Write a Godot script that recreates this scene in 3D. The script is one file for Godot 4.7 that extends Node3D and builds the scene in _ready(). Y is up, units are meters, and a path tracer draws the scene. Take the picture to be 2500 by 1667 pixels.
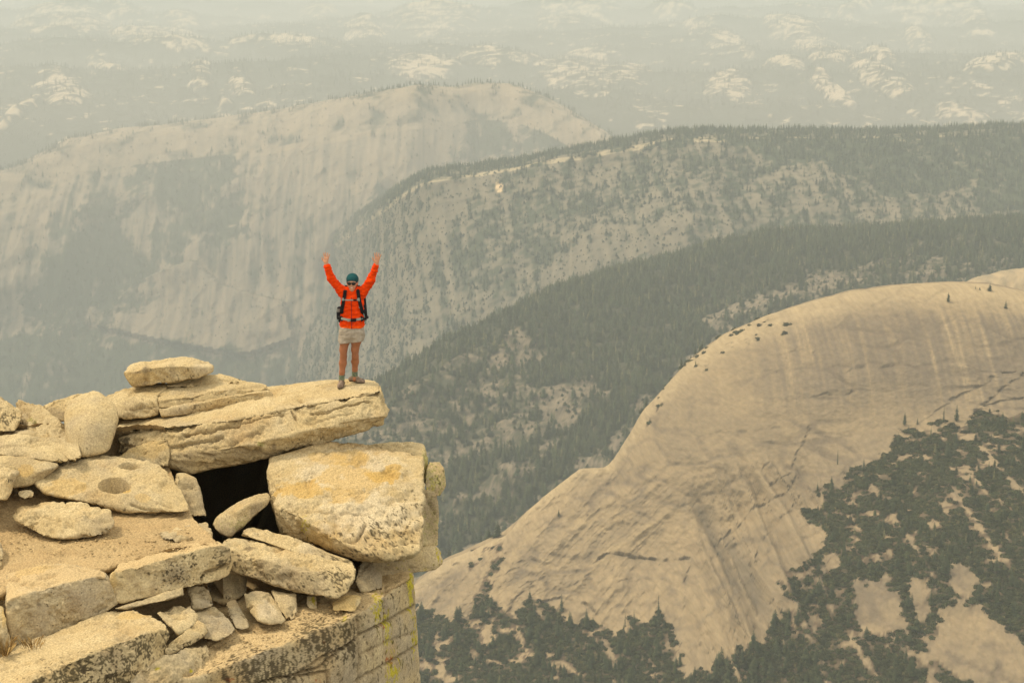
extends Node3D

# ---------------------------------------------------------------- survey helpers
const FOC := 4727.0            # focal length of the lens, in pixels of the 2500 wide photograph
const CU := 1250.0
const CV := 833.5
const TILT := 12.0
var eye := Vector3(0, 6.78, 0)
var fwd := Vector3(0, -sin(deg_to_rad(TILT)), -cos(deg_to_rad(TILT)))
var upv := Vector3(0, cos(deg_to_rad(TILT)), -sin(deg_to_rad(TILT)))
var used := {}
var na := FastNoiseLite.new()   # fbm, unit frequency
var nb := FastNoiseLite.new()   # fbm, another seed
var nr := FastNoiseLite.new()   # ridged
var nc := FastNoiseLite.new()   # plain simplex
var ncell := FastNoiseLite.new()
var rng := RandomNumberGenerator.new()

func at(u: float, v: float, d: float) -> Vector3:
	return eye + fwd * d + Vector3((u - CU) / FOC * d, 0, 0) + upv * ((CV - v) / FOC * d)

func v_of(y: float, d: float) -> float:      # where the level y (from the eye) shows at distance d
	return CV - FOC * (y / d - fwd.y) / upv.y

func level(u: float, v: float, y: float) -> Vector3:   # the survey point under (u, v) on the level y (world)
	var k := fwd.y + upv.y * (CV - v) / FOC
	return Vector3(u, v, (y - eye.y) / k)

func seen_at(p: Vector3) -> Vector2:
	var q := p - eye
	var d := q.dot(fwd)
	return Vector2(CU + FOC * q.x / d, CV - FOC * q.dot(upv) / d)

func numbered(called: String) -> String:
	if not used.has(called):
		used[called] = 0
		return called
	used[called] += 1
	return "%s_%03d" % [called, used[called]]

func tag(o: Node, label: String, category: String = "", group: String = "", kind: String = "") -> Node:
	if label: o.set_meta("label", label)
	if category: o.set_meta("category", category)
	if group: o.set_meta("group", group)
	if kind: o.set_meta("kind", kind)
	return o

func put(called: String, mesh: Mesh, mat: Material, parent: Node = self) -> MeshInstance3D:
	var o := MeshInstance3D.new()
	o.name = numbered(called) if parent == self else called
	o.mesh = mesh
	o.material_override = mat
	parent.add_child(o, true)
	return o

func base(called: String, where: Vector3 = Vector3.ZERO) -> Node3D:
	var o := Node3D.new()
	o.name = numbered(called)
	o.position = where
	add_child(o, true)
	return o

func noise_setup() -> void:
	for n in [na, nb, nc, nr]:
		n.frequency = 1.0
		n.noise_type = FastNoiseLite.TYPE_SIMPLEX_SMOOTH
	na.fractal_type = FastNoiseLite.FRACTAL_FBM
	na.fractal_octaves = 5
	na.fractal_gain = 0.55
	na.seed = 11
	nb.fractal_type = FastNoiseLite.FRACTAL_FBM
	nb.fractal_octaves = 4
	nb.fractal_gain = 0.6
	nb.seed = 47
	nr.fractal_type = FastNoiseLite.FRACTAL_RIDGED
	nr.fractal_octaves = 4
	nr.seed = 5
	nc.fractal_type = FastNoiseLite.FRACTAL_NONE
	nc.seed = 91
	ncell.frequency = 1.0
	ncell.noise_type = FastNoiseLite.TYPE_CELLULAR
	ncell.cellular_return_type = FastNoiseLite.RETURN_DISTANCE2_SUB
	ncell.fractal_type = FastNoiseLite.FRACTAL_NONE
	ncell.seed = 3
	rng.seed = 20240

func grid_mesh(pos: PackedVector3Array, col: PackedColorArray, nu: int, nv: int, uv: PackedVector2Array = PackedVector2Array()) -> ArrayMesh:
	var nor := PackedVector3Array()
	nor.resize(nu * nv)
	for i in nv:
		var i0 := maxi(i - 1, 0) * nu
		var i1 := mini(i + 1, nv - 1) * nu
		for j in nu:
			var down := pos[i1 + j] - pos[i0 + j]
			var across := pos[i * nu + mini(j + 1, nu - 1)] - pos[i * nu + maxi(j - 1, 0)]
			nor[i * nu + j] = down.cross(across).normalized()
	var idx := PackedInt32Array()
	idx.resize((nu - 1) * (nv - 1) * 6)
	var k := 0
	for i in nv - 1:
		for j in nu - 1:
			var a := i * nu + j
			idx[k] = a
			idx[k + 1] = a + 1
			idx[k + 2] = a + nu
			idx[k + 3] = a + 1
			idx[k + 4] = a + nu + 1
			idx[k + 5] = a + nu
			k += 6
	var arr := []
	arr.resize(Mesh.ARRAY_MAX)
	arr[Mesh.ARRAY_VERTEX] = pos
	arr[Mesh.ARRAY_NORMAL] = nor
	arr[Mesh.ARRAY_COLOR] = col
	if uv.size():
		arr[Mesh.ARRAY_TEX_UV] = uv
	arr[Mesh.ARRAY_INDEX] = idx
	var m := ArrayMesh.new()
	m.add_surface_from_arrays(Mesh.PRIMITIVE_TRIANGLES, arr)
	return m

func along(line: Array, x: float) -> Vector3:
	if x <= line[0].x:
		return Vector3(x, line[0].y, line[0].z)
	for i in line.size() - 1:
		if x <= line[i + 1].x:
			var t: float = (x - line[i].x) / maxf(line[i + 1].x - line[i].x, 0.001)
			return Vector3(x, lerpf(line[i].y, line[i + 1].y, t), lerpf(line[i].z, line[i + 1].z, t))
	var e: Vector3 = line[line.size() - 1]
	return Vector3(x, e.y, e.z)

# rows of survey points (u, v, distance), far to near -> a grid of world points
func sheet(rows: Array, u0: float, u1: float, nu: int, segs: Array) -> Dictionary:
	var lines := []
	for r in rows:
		var s := PackedVector3Array()
		s.resize(nu)
		for j in nu:
			s[j] = along(r, lerpf(u0, u1, j / float(nu - 1)))
		for turn in 2:
			var c := s.duplicate()
			for j in range(2, nu - 2):
				c[j] = (s[j - 2] + s[j - 1] + s[j] + s[j + 1] + s[j + 2]) / 5.0
			s = c
		var w := PackedVector3Array()
		w.resize(nu)
		for j in nu:
			w[j] = at(s[j].x, s[j].y, s[j].z)
		lines.append(w)
	var pos := PackedVector3Array()
	var n: int = lines.size()
	for k in n - 1:
		var a: PackedVector3Array = lines[maxi(k - 1, 0)]
		var b: PackedVector3Array = lines[k]
		var c: PackedVector3Array = lines[k + 1]
		var e: PackedVector3Array = lines[mini(k + 2, n - 1)]
		var m: int = segs[k]
		for i in m + (1 if k == n - 2 else 0):
			var t := i / float(m)
			for j in nu:
				pos.append(b[j].cubic_interpolate(c[j], a[j], e[j], t))
	return {"pos": pos, "nu": nu, "nv": pos.size() / nu}

func inside(p: Vector2, polys: Array) -> bool:
	for q in polys:
		if Geometry2D.is_point_in_polygon(p, q):
			return true
	return false

func pts(a: Array) -> PackedVector2Array:
	var r := PackedVector2Array()
	for i in range(0, a.size(), 2):
		r.append(Vector2(a[i], a[i + 1]))
	return r

func pts3(a: Array) -> Array:
	var r := []
	for i in range(0, a.size(), 3):
		r.append(Vector3(a[i], a[i + 1], a[i + 2]))
	return r

# ---------------------------------------------------------------- the scene
func _ready() -> void:
	var cam := Camera3D.new()
	cam.name = "camera"
	cam.fov = 2.0 * rad_to_deg(atan(CV / FOC))
	cam.near = 0.5
	cam.far = 60000.0
	cam.position = eye
	cam.rotation_degrees = Vector3(-TILT, 0, 0)
	add_child(cam)
	cam.current = true

	var sky := ProceduralSkyMaterial.new()
	sky.sky_top_color = Color(0.87, 0.85, 0.79)
	sky.sky_horizon_color = Color(0.90, 0.87, 0.80)
	sky.sky_curve = 0.3
	sky.ground_bottom_color = Color(0.42, 0.41, 0.36)
	sky.ground_horizon_color = Color(0.90, 0.87, 0.80)
	sky.ground_curve = 0.05
	sky.sky_energy_multiplier = 1.32
	sky.ground_energy_multiplier = 1.0
	sky.sun_angle_max = 30.0
	var env := Environment.new()
	env.background_mode = Environment.BG_SKY
	env.sky = Sky.new()
	env.sky.sky_material = sky
	env.tonemap_mode = Environment.TONE_MAPPER_LINEAR
	env.tonemap_exposure = 1.0
	env.fog_enabled = true
	env.fog_density = 0.000103
	env.fog_light_color = Color(0.94, 0.985, 1.0)
	env.volumetric_fog_enabled = true
	env.volumetric_fog_density = 0.0
	env.sdfgi_enabled = true
	env.ssao_enabled = true
	env.ssil_enabled = true
	var around := WorldEnvironment.new()
	around.name = "air"
	around.environment = env
	add_child(around)

	var sun := DirectionalLight3D.new()
	sun.name = "sun"
	sun.light_energy = 0.92
	sun.light_color = Color(1.0, 0.93, 0.80)
	sun.light_angular_distance = 9.0
	sun.shadow_enabled = true
	sun.rotation_degrees = Vector3(-58, -100, 0)
	add_child(sun)

	var smoke := FogVolume.new()      # thicker wildfire smoke lying over the far valley and plateau
	smoke.name = "smoke_cloud"
	smoke.shape = RenderingServer.FOG_VOLUME_SHAPE_BOX
	smoke.size = Vector3(26000, 1500, 20000)
	smoke.position = Vector3(0, -1150, -14400)
	var thick := FogMaterial.new()
	thick.density = 0.00022
	thick.albedo = Color(0.97, 0.95, 0.935)
	smoke.material = thick
	smoke.set_meta("kind", "stuff")
	smoke.set_meta("label", "thick pale wildfire smoke filling the far valley")
	add_child(smoke)

	noise_setup()
	make_materials()
	make_tree_meshes()
	build_plateau()
	build_far_wall()
	build_shoulder()
	build_ridge()
	build_dome()
	build_rocks()
	build_hiker()

# ---------------------------------------------------------------- materials and trees
var ground_mat: StandardMaterial3D
var dome_mat: StandardMaterial3D
var rock_mat: StandardMaterial3D
var leaf_mat: StandardMaterial3D
var bark_mat: StandardMaterial3D
var conifers := []       # crown meshes, one metre tall
var trunks := []
var brush := []

func plain(c: Color, rough := 0.9) -> StandardMaterial3D:
	var m := StandardMaterial3D.new()
	m.albedo_color = c.linear_to_srgb()
	m.roughness = rough
	m.metallic_specular = 0.3
	return m

func noise_tex(freq: float, oct: int, lo: float, hi: float, size := 512, sd := 1) -> NoiseTexture2D:
	var f := FastNoiseLite.new()
	f.seed = sd
	f.frequency = freq
	f.noise_type = FastNoiseLite.TYPE_SIMPLEX_SMOOTH
	f.fractal_octaves = oct
	f.fractal_gain = 0.62
	var t := NoiseTexture2D.new()
	t.noise = f
	t.width = size
	t.height = size
	t.seamless = true
	var g := Gradient.new()
	g.set_color(0, Color(lo, lo, lo))
	g.set_color(1, Color(hi, hi, hi))
	t.color_ramp = g
	return t

func make_materials() -> void:
	ground_mat = plain(Color.WHITE, 1.0)
	ground_mat.vertex_color_use_as_albedo = true
	ground_mat.metallic_specular = 0.1
	dome_mat = ground_mat.duplicate()
	dome_mat.albedo_texture = noise_tex(0.02, 5, 0.84, 1.0, 1024, 9)
	dome_mat.heightmap_enabled = true
	dome_mat.heightmap_scale = 22.0
	dome_mat.heightmap_texture = noise_tex(0.016, 5, 0.0, 1.0, 1024, 14)
	dome_mat.uv1_scale = Vector3(4, 8, 1)
	leaf_mat = plain(Color.WHITE, 0.9)
	leaf_mat.vertex_color_use_as_albedo = true
	leaf_mat.metallic_specular = 0.15
	leaf_mat.cull_mode = BaseMaterial3D.CULL_DISABLED
	bark_mat = plain(Color(0.09, 0.065, 0.045), 1.0)

func leaf_mesh(tri: PackedVector3Array, cols: PackedColorArray) -> ArrayMesh:
	var st := SurfaceTool.new()
	st.begin(Mesh.PRIMITIVE_TRIANGLES)
	for i in tri.size():
		st.set_color(cols[i])
		st.add_vertex(tri[i])
	st.generate_normals()
	return st.commit()

func make_tree_meshes() -> void:
	for k in 5:
		var tri := PackedVector3Array()
		var cols := PackedColorArray()
		var whorls := 13 + k % 3
		var wide: float = [0.16, 0.20, 0.13, 0.18, 0.23][k]
		var low: float = [0.08, 0.16, 0.05, 0.22, 0.12][k]
		for w in whorls:
			var t := w / float(whorls - 1)
			var y := lerpf(low, 0.97, t)
			var reach := wide * pow(1.0 - t * 0.96, 0.75) * rng.randf_range(0.75, 1.1)
			if w == 0: reach *= 0.7
			var n := 8 if t < 0.7 else 5
			var turn := rng.randf() * TAU
			for b in n:
				var a := turn + TAU * b / n + rng.randf_range(-0.25, 0.25)
				var r := reach * rng.randf_range(0.6, 1.15)
				var dir := Vector3(cos(a), 0, sin(a))
				var side := Vector3(-sin(a), 0, cos(a))
				var root := dir * r * 0.1 + Vector3(0, y + r * 0.35, 0)
				var tip := dir * r + Vector3(0, y - r * rng.randf_range(0.05, 0.35), 0)
				var mid := root.lerp(tip, 0.6)
				var half := r * rng.randf_range(0.3, 0.42)
				var g := Color(0.034, 0.045, 0.024).lerp(Color(0.062, 0.068, 0.034), rng.randf())
				for q in [root, mid + side * half + Vector3(0, -0.02, 0), tip, root, tip, mid - side * half + Vector3(0, -0.02, 0)]:
					tri.append(q)
					cols.append(g)
		for b in 3:       # leader
			var a := TAU * b / 3.0
			for q in [Vector3(0, 1.0, 0), Vector3(cos(a), 0, sin(a)) * 0.012 + Vector3(0, 0.9, 0), Vector3(cos(a + 2.1), 0, sin(a + 2.1)) * 0.012 + Vector3(0, 0.9, 0)]:
				tri.append(q)
				cols.append(Color(0.04, 0.05, 0.025))
		conifers.append(leaf_mesh(tri, cols))
		var c := CylinderMesh.new()
		c.top_radius = 0.004
		c.bottom_radius = 0.017
		c.height = 0.95
		c.radial_segments = 6
		c.rings = 1
		trunks.append(c)
	for k in 3:
		var tri := PackedVector3Array()
		var cols := PackedColorArray()
		for i in 150:
			var d := Vector3(rng.randfn(), absf(rng.randfn()) , rng.randfn()).normalized()
			var lump := 1.0 + 0.35 * nc.get_noise_3dv(d * 1.3 + Vector3(k * 9, 0, 0))
			var p := d * lump * rng.randf_range(0.65, 1.0) * Vector3(0.5, 0.42, 0.5).length() * 0.6
			p.y *= 0.8
			var n := (d + Vector3(rng.randfn(), rng.randfn(), rng.randfn()) * 0.45).normalized()
			var a := n.cross(Vector3.UP).normalized() * 0.075
			var b := n.cross(a).normalized() * 0.075
			var g := Color(0.036, 0.042, 0.021).lerp(Color(0.066, 0.070, 0.036), rng.randf())
			for q in [p - a, p + b, p + a, p - a, p + a, p - b]:
				tri.append(q)
				cols.append(g)
		brush.append(leaf_mesh(tri, cols))

func scatter(called: String, label: String, meshes: Array, mat: Material, places: Array) -> void:
	# places: [Transform3D, tint]; one MultiMesh under the mass's own node for each mesh of its kind
	var root := base(called)
	tag(root, label, "", "", "stuff")
	for k in meshes.size():
		var mine := []
		for i in range(k, places.size(), meshes.size()):
			mine.append(places[i])
		if mine.is_empty(): continue
		var mm := MultiMesh.new()
		mm.transform_format = MultiMesh.TRANSFORM_3D
		mm.use_colors = true
		mm.mesh = meshes[k]
		mm.instance_count = mine.size()
		for i in mine.size():
			mm.set_instance_transform(i, mine[i][0])
			mm.set_instance_color(i, mine[i][1])
		var o := MultiMeshInstance3D.new()
		o.name = "foliage"
		o.multimesh = mm
		o.material_override = mat
		tag(o, "", "", "", "stuff")
		root.add_child(o, true)

func planted(p: Vector3, tall: float, wide: float) -> Array:
	var b := Basis(Vector3.UP, rng.randf() * TAU).scaled(Vector3(wide, tall, wide))
	var k := rng.randf_range(0.55, 1.45)
	if rng.randf() < 0.07: return [Transform3D(b.scaled(Vector3(0.6, 1, 0.6)), p), Color(2.9, 2.3, 2.1)]     # a dead one
	return [Transform3D(b, p), Color(k * rng.randf_range(0.92, 1.12), k, k * rng.randf_range(0.85, 1.05))]

# random points on a grid of world points; wood: chance per vertex weight
func spots(s: Dictionary, wood: PackedFloat32Array, per_m2: float, most: int) -> PackedVector3Array:
	var r := PackedVector3Array()
	var nu: int = s.nu
	var pos: PackedVector3Array = s.pos
	for i in int(s.nv) - 1:
		for j in nu - 1:
			var a := i * nu + j
			var w := wood[a]
			if w <= 0.02: continue
			var ex := pos[a + 1] - pos[a]
			var ey := pos[a + nu] - pos[a]
			var want := ex.cross(ey).length() * per_m2 * w
			var n := int(want)
			if rng.randf() < want - n: n += 1
			for q in n:
				r.append(pos[a] + ex * rng.randf() + ey * rng.randf())
	if r.size() > most:
		print("thinning ", r.size(), " to ", most)
		var keep := PackedVector3Array()
		for p in r:
			if rng.randf() < most / float(r.size()): keep.append(p)
		return keep
	return r

# ---------------------------------------------------------------- far plateau
var patches := [[150,62,130,35,0],[390,95,130,32,5],[445,48,50,15,0],[690,108,140,22,0],[1060,45,110,38,-3],[888,80,50,28,0],[1410,35,110,35,-8],[1035,165,95,20,-3],[1230,140,110,20,-3],[1450,165,150,50,3],[1765,100,100,24,18],[1975,105,125,32,22],[1915,162,50,12,5],[2015,157,50,12,8],[2155,200,95,25,25],[2030,218,75,16,28],[1775,205,62,24,0],[2230,30,60,25,0],[2300,35,40,25,10],[2370,50,65,32,40],[2245,95,40,14,12],[2150,145,45,16,20],[2430,170,85,25,-12],[2360,277,75,22,10],[145,212,66,40,8],[60,262,90,14,-35],[258,152,50,13,15],[485,160,36,10,12],[488,198,32,22,0],[590,210,36,20,25],[548,246,16,10,0],[300,40,60,14,0],[780,30,50,18,0],[2090,30,60,14,-25],[1640,30,60,14,0]]

func patch_at(u: float, v: float) -> float:
	var best := 0.0
	for p in patches:
		var x: float = u - p[0]
		var y: float = v - p[1]
		if absf(x) > p[2] * 1.5 or absf(y) > p[2] * 1.2: continue
		var a := deg_to_rad(p[4])
		var e: float = Vector2((x * cos(a) + y * sin(a)) / p[2], (-x * sin(a) + y * cos(a)) / p[3]).length_squared()
		best = maxf(best, 1.0 - e)
	return best

func build_plateau() -> void:
	var rows := []
	for q in [[26000.0, -640.0], [19000.0, -540.0], [15000.0, -528.0], [11500.0, -528.0], [9000.0, -528.0], [7400.0, -535.0], [6400.0, -560.0], [6000.0, -640.0], [5800.0, -900.0]]:
		rows.append([Vector3(0, v_of(q[1], q[0]), q[0])])
	var s := sheet(rows, -260, 2760, 420, [10, 40, 50, 55, 55, 55, 45, 30])
	var pos: PackedVector3Array = s.pos
	var nu: int = s.nu
	var col := PackedColorArray()
	col.resize(pos.size())
	var wood := PackedFloat32Array()
	wood.resize(pos.size())
	for i in pos.size():
		var p := pos[i]
		var g := Vector3(p.x, 0, p.z) / 1700.0
		var uv := seen_at(p)
		var hill := patch_at(uv.x, uv.y)
		var far := clampf(-p.z / 12000.0, 0.4, 1.4)
		var h := na.get_noise_3dv(g) * 125.0 * far + nb.get_noise_3dv(g * 4.0) * 22.0
		h += sqrt(maxf(hill, 0.0)) * 45.0 * far
		p.y += h
		pos[i] = p
		var k := nb.get_noise_3dv(Vector3(p.x, 0, p.z) / 260.0) + 0.5 * nc.get_noise_3dv(Vector3(p.x, 0, p.z) / 70.0)
		k += 0.6 * nc.get_noise_3dv(Vector3(p.x, 0, p.z) / 28.0)
		var rock := clampf(hill * 0.6 + k * 1.6 - 0.22, 0.0, 1.0)
		if hill <= 0.0: rock = clampf((k - 0.52) * 2.4, 0.0, 0.8)
		rock = smoothstep(0.2, 0.55, rock)
		col[i] = Color(0.050, 0.052, 0.034).lerp(Color(0.52, 0.415, 0.29), rock * 0.8)
		wood[i] = pow(1.0 - rock, 2.0) + 0.25
	var o := put("plateau", grid_mesh(pos, col, nu, s.nv), ground_mat)
	tag(o, "far rolling plateau of forest and pale granite fading into smoke", "", "", "structure")
	var trees := []
	for p in spots(s, wood, 1.0 / 1700.0, 160000):
		trees.append(planted(p - Vector3(0, 1, 0), rng.randf_range(14, 26), rng.randf_range(20, 30)))
	scatter("plateau_forest", "far off conifer forest between pale granite patches on the plateau", conifers, leaf_mat, trees)

# ---------------------------------------------------------------- far cliff wall
func build_far_wall() -> void:
	var rim := pts3([-200,470,5200, 36,416,5300, 163,347,5400, 289,322,5500, 488,300,5550, 650,278,5500, 850,242,5400, 963,222,5400, 1017,213,5400, 1111,218,5500, 1161,206,5600, 1252,210,5600, 1330,240,5500, 1393,275,5400, 1480,330,5200, 1600,420,5000, 2700,520,5000])
	var rows := []
	for q in [[-1, 260.0, 900.0], [-1, 45.0, 330.0], [0, 0.0, 0.0], [0, 70.0, -110.0], [0, 260.0, -280.0]]:
		var r := []
		for p in rim:
			if q[0] < 0:
				var y: float = (p.z * (fwd.y + upv.y * (CV - p.y) / FOC))
				r.append(Vector3(p.x, v_of(y - q[1], p.z + q[2]), p.z + q[2]))
			else:
				r.append(Vector3(p.x, p.y + q[1], p.z + q[2]))
		rows.append(r)
	rows.append(pts3([-200,820,4960, 500,800,5060, 1000,780,4980, 1500,800,4800, 2700,800,4800]))
	rows.append(pts3([-200,1150,4450, 500,1150,4450, 1200,1100,4450, 2700,1100,4500]))
	rows.append(pts3([-200,1900,2900, 2700,1900,2900]))
	var s := sheet(rows, -200, 1750, 420, [8, 16, 28, 60, 80, 60, 40])
	var pos: PackedVector3Array = s.pos
	var nu: int = s.nu
	var woods := [pts([380,405, 470,385, 560,415, 585,440, 560,520, 595,615, 540,620, 450,670, 360,710, 300,770, 230,860, 110,840, 60,760, 130,700, 190,560, 250,520, 340,450]), pts([-200,880, 0,850, 250,850, 420,860, 620,890, 900,880, 960,1000, 900,1200, -200,1200]), pts([1120,225, 1180,240, 1200,330, 1290,390, 1230,430, 1000,420, 1010,395, 1110,390, 1130,330]), pts([1290,300, 1500,320, 1700,420, 1250,400]), pts([-200,400, 60,380, 140,360, 60,420, -20,470, -60,560, -200,560]), pts([905,470, 960,500, 950,620, 925,760, 900,850, 880,760, 900,620])]
	var bare := [pts([240,800, 330,690, 480,640, 545,700, 700,740, 722,830, 600,870, 420,840]), pts([270,520, 330,500, 430,510, 440,560, 380,600, 300,570])]
	var col := PackedColorArray()
	col.resize(pos.size())
	var wood := PackedFloat32Array()
	wood.resize(pos.size())
	for i in pos.size():
		var p := pos[i]
		var uv := seen_at(p)
		var t := float(i / nu) / float(s.nv)
		var face := smoothstep(0.2, 0.3, t)
		var rib := nr.get_noise_3d(p.x / 260.0, p.y / 1700.0, p.z / 600.0)
		var rough := na.get_noise_3d(p.x / 190.0, p.y / 420.0, p.z / 190.0)
		p += Vector3(0, 0.25, 1.0) * (rib * 52.0 * face + rough * 24.0)
		if bare.size() and Geometry2D.is_point_in_polygon(uv, bare[0]):
			p += Vector3(0, 10, 30)
		pos[i] = p
		var blot0 := nb.get_noise_3d(p.x / 60.0, p.y / 60.0, p.z / 60.0)
		var j := Vector2(uv.x + rough * 90.0 + blot0 * 50.0, uv.y + rib * 60.0 + blot0 * 50.0)
		var streak := na.get_noise_3d(p.x / 26.0, p.y / 330.0, 3.0) + 0.5 * nc.get_noise_3d(p.x / 11.0, p.y / 160.0, 8.0)
		var blot := nb.get_noise_3d(p.x / 95.0, p.y / 120.0, p.z / 95.0)
		var green := 0.36 + blot * 0.8 + 0.6 * streak + 0.35 * nc.get_noise_3d(p.x / 34.0, p.y / 40.0, p.z / 34.0)
		if inside(j, woods): green += 0.75
		if inside(j, bare): green -= 0.5
		if uv.x > 640 and uv.x < 1180 and uv.y > 225 and uv.y < 480: green -= 0.3
		if t < 0.2: green = 0.2 + blot * 1.6 if uv.x > 1150 else 0.3 + blot * 1.3
		green = smoothstep(0.2, 0.95, green)
		var stone := Color(0.245, 0.196, 0.14).lerp(Color(0.14, 0.12, 0.092), clampf(0.45 + streak * 1.3, 0, 1)).lerp(Color(0.29, 0.22, 0.142), clampf(blot * 1.6 - 0.25, 0, 0.7))
		if t < 0.22: stone = stone.lerp(Color(0.32, 0.25, 0.168), 0.45)
		col[i] = stone.lerp(Color(0.05, 0.055, 0.038), green)
		wood[i] = green
	var o := put("far_mountain", grid_mesh(pos, col, nu, s.nv), ground_mat)
	tag(o, "far pale cliff wall with streaks and dark forested gullies in thick smoke", "", "", "structure")
	var trees := []
	var open_ground := PackedFloat32Array()
	for w in wood: open_ground.append(maxf(0.0, 0.75 - w))
	for p in spots(s, open_ground, 1.0 / 420.0, 30000):
		var k := rng.randf_range(2.5, 6.0)
		trees.append(planted(p - Vector3(0, 0.5, 0), k, k * 3.2))
	for p in spots(s, wood, 1.0 / 260.0, 40000):
		trees.append(planted(p - Vector3(0, 1, 0), rng.randf_range(11, 22), rng.randf_range(16, 26)))
	scatter("far_forest", "distant conifer forest in the gullies of the far cliff wall", conifers, leaf_mat, trees)

# ---------------------------------------------------------------- the shoulder with the cliff rim
func build_shoulder() -> void:
	var rim := pts3([780,600,5300, 900,520,4750, 985,462,4250, 1046,430,4080, 1161,416,4100, 1252,404,4100, 1340,385,4100, 1443,368,4100, 1523,350,4100, 1650,328,4100, 1867,326,4150, 2084,328,4200, 2264,324,4200, 2500,312,4200, 2800,300,4200])
	var rows := []
	for q in [[320.0, 1100.0], [60.0, 420.0]]:
		var r := []
		for p in rim:
			var y: float = (p.z * (fwd.y + upv.y * (CV - p.y) / FOC))
			r.append(Vector3(p.x, v_of(y - q[0], p.z + q[1]), p.z + q[1]))
		rows.append(r)
	rows.append(rim)
	rows.append(pts3([780,700,5250, 900,600,4700, 985,540,4150, 1046,500,3990, 1161,480,4000, 1443,430,3980, 1650,400,3940, 2500,390,3960, 2800,380,3960]))
	rows.append(pts3([720,860,5000, 860,840,4350, 1000,790,3850, 1161,720,3740, 1443,640,3700, 1650,580,3650, 2500,560,3640, 2800,560,3640]))
	rows.append(pts3([600,1300,4500, 800,1250,3700, 1000,1200,3400, 1443,1050,3400, 1650,950,3380, 2800,800,3400]))
	var s := sheet(rows, 720, 2620, 480, [6, 12, 34, 80, 70])
	var pos: PackedVector3Array = s.pos
	var nu: int = s.nu
	var woods := [pts([1560,300, 2700,300, 2700,470, 2350,470, 2150,500, 2000,420, 1900,440, 1830,380, 1700,360, 1600,370]), pts([1250,500, 1420,470, 1500,500, 1400,560, 1300,640, 1170,720, 1060,720, 1100,600, 1180,540]), pts([2380,420, 2700,420, 2700,560, 2380,540])]
	var bare := [pts([1100,450, 1200,430, 1215,470, 1130,500, 1090,560, 1060,620, 1040,540]), pts([1350,640, 1500,560, 1700,540, 1650,620, 1450,680, 1330,720])]
	var col := PackedColorArray()
	col.resize(pos.size())
	var wood := PackedFloat32Array()
	wood.resize(pos.size())
	for i in pos.size():
		var p := pos[i]
		var uv := seen_at(p)
		var t := float(i / nu) / float(s.nv)
		var face := smoothstep(0.08, 0.22, t)
		var cliff := clampf((1400.0 - uv.x) / 300.0, 0.0, 1.0)
		var rib := nr.get_noise_3d(p.x / 300.0, p.y / 900.0, p.z / 500.0)
		var rough := na.get_noise_3d(p.x / 130.0, p.y / 150.0, p.z / 130.0)
		p += Vector3(0, 0.3, 0.9) * (rib * 34.0 * face + rough * 15.0)
		pos[i] = p
		var j := Vector2(uv.x + rough * 40.0, uv.y + rib * 35.0)
		var streak := na.get_noise_3d((p.x + p.y * 0.25) / 20.0, p.y / lerpf(55.0, 220.0, cliff), 3.0)
		var blot := nb.get_noise_3d((p.x - p.y * 0.5) / 60.0, p.y / 60.0, p.z / 90.0)
		var green := 0.50 - 0.16 * cliff + blot * 0.7 + streak * 0.8 + 0.5 * nc.get_noise_3d((p.x - p.y) / 22.0, p.y / 14.0, p.z / 22.0)
		if inside(j, woods): green += 0.6 if uv.x > 1540 else 0.22
		if inside(j, bare): green -= 0.4
		if t < 0.14: green = 0.55 + blot
		green = smoothstep(0.15, 0.9, green)
		var stone := Color(0.185, 0.155, 0.11).lerp(Color(0.11, 0.097, 0.074), clampf(0.45 + streak * 0.9, 0, 1))
		if t > 0.13 and t < 0.17: stone = Color(0.34, 0.275, 0.18)
		if Vector2(uv.x - 1219, (uv.y - 458) * 0.55).length() < 9.0: stone = Color(0.62, 0.45, 0.26)
		col[i] = stone.lerp(Color(0.05, 0.055, 0.035), green)
		wood[i] = green
	var o := put("mountain_shoulder", grid_mesh(pos, col, nu, s.nv), ground_mat)
	tag(o, "hazy mountain shoulder with pale cliff rim and forested crest", "", "", "structure")
	var trees := []
	var open_ground := PackedFloat32Array()
	for w in wood: open_ground.append(maxf(0.0, 0.75 - w))
	for p in spots(s, open_ground, 1.0 / 130.0, 30000):
		var k := rng.randf_range(2.5, 6.0)
		trees.append(planted(p - Vector3(0, 0.5, 0), k, k * 3.2))
	for p in spots(s, wood, 1.0 / 110.0, 40000):
		trees.append(planted(p - Vector3(0, 1, 0), rng.randf_range(8, 19), rng.randf_range(17, 30)))
	scatter("shoulder_forest", "hazy conifer forest along the crest of the mountain shoulder", conifers, leaf_mat, trees)

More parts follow.
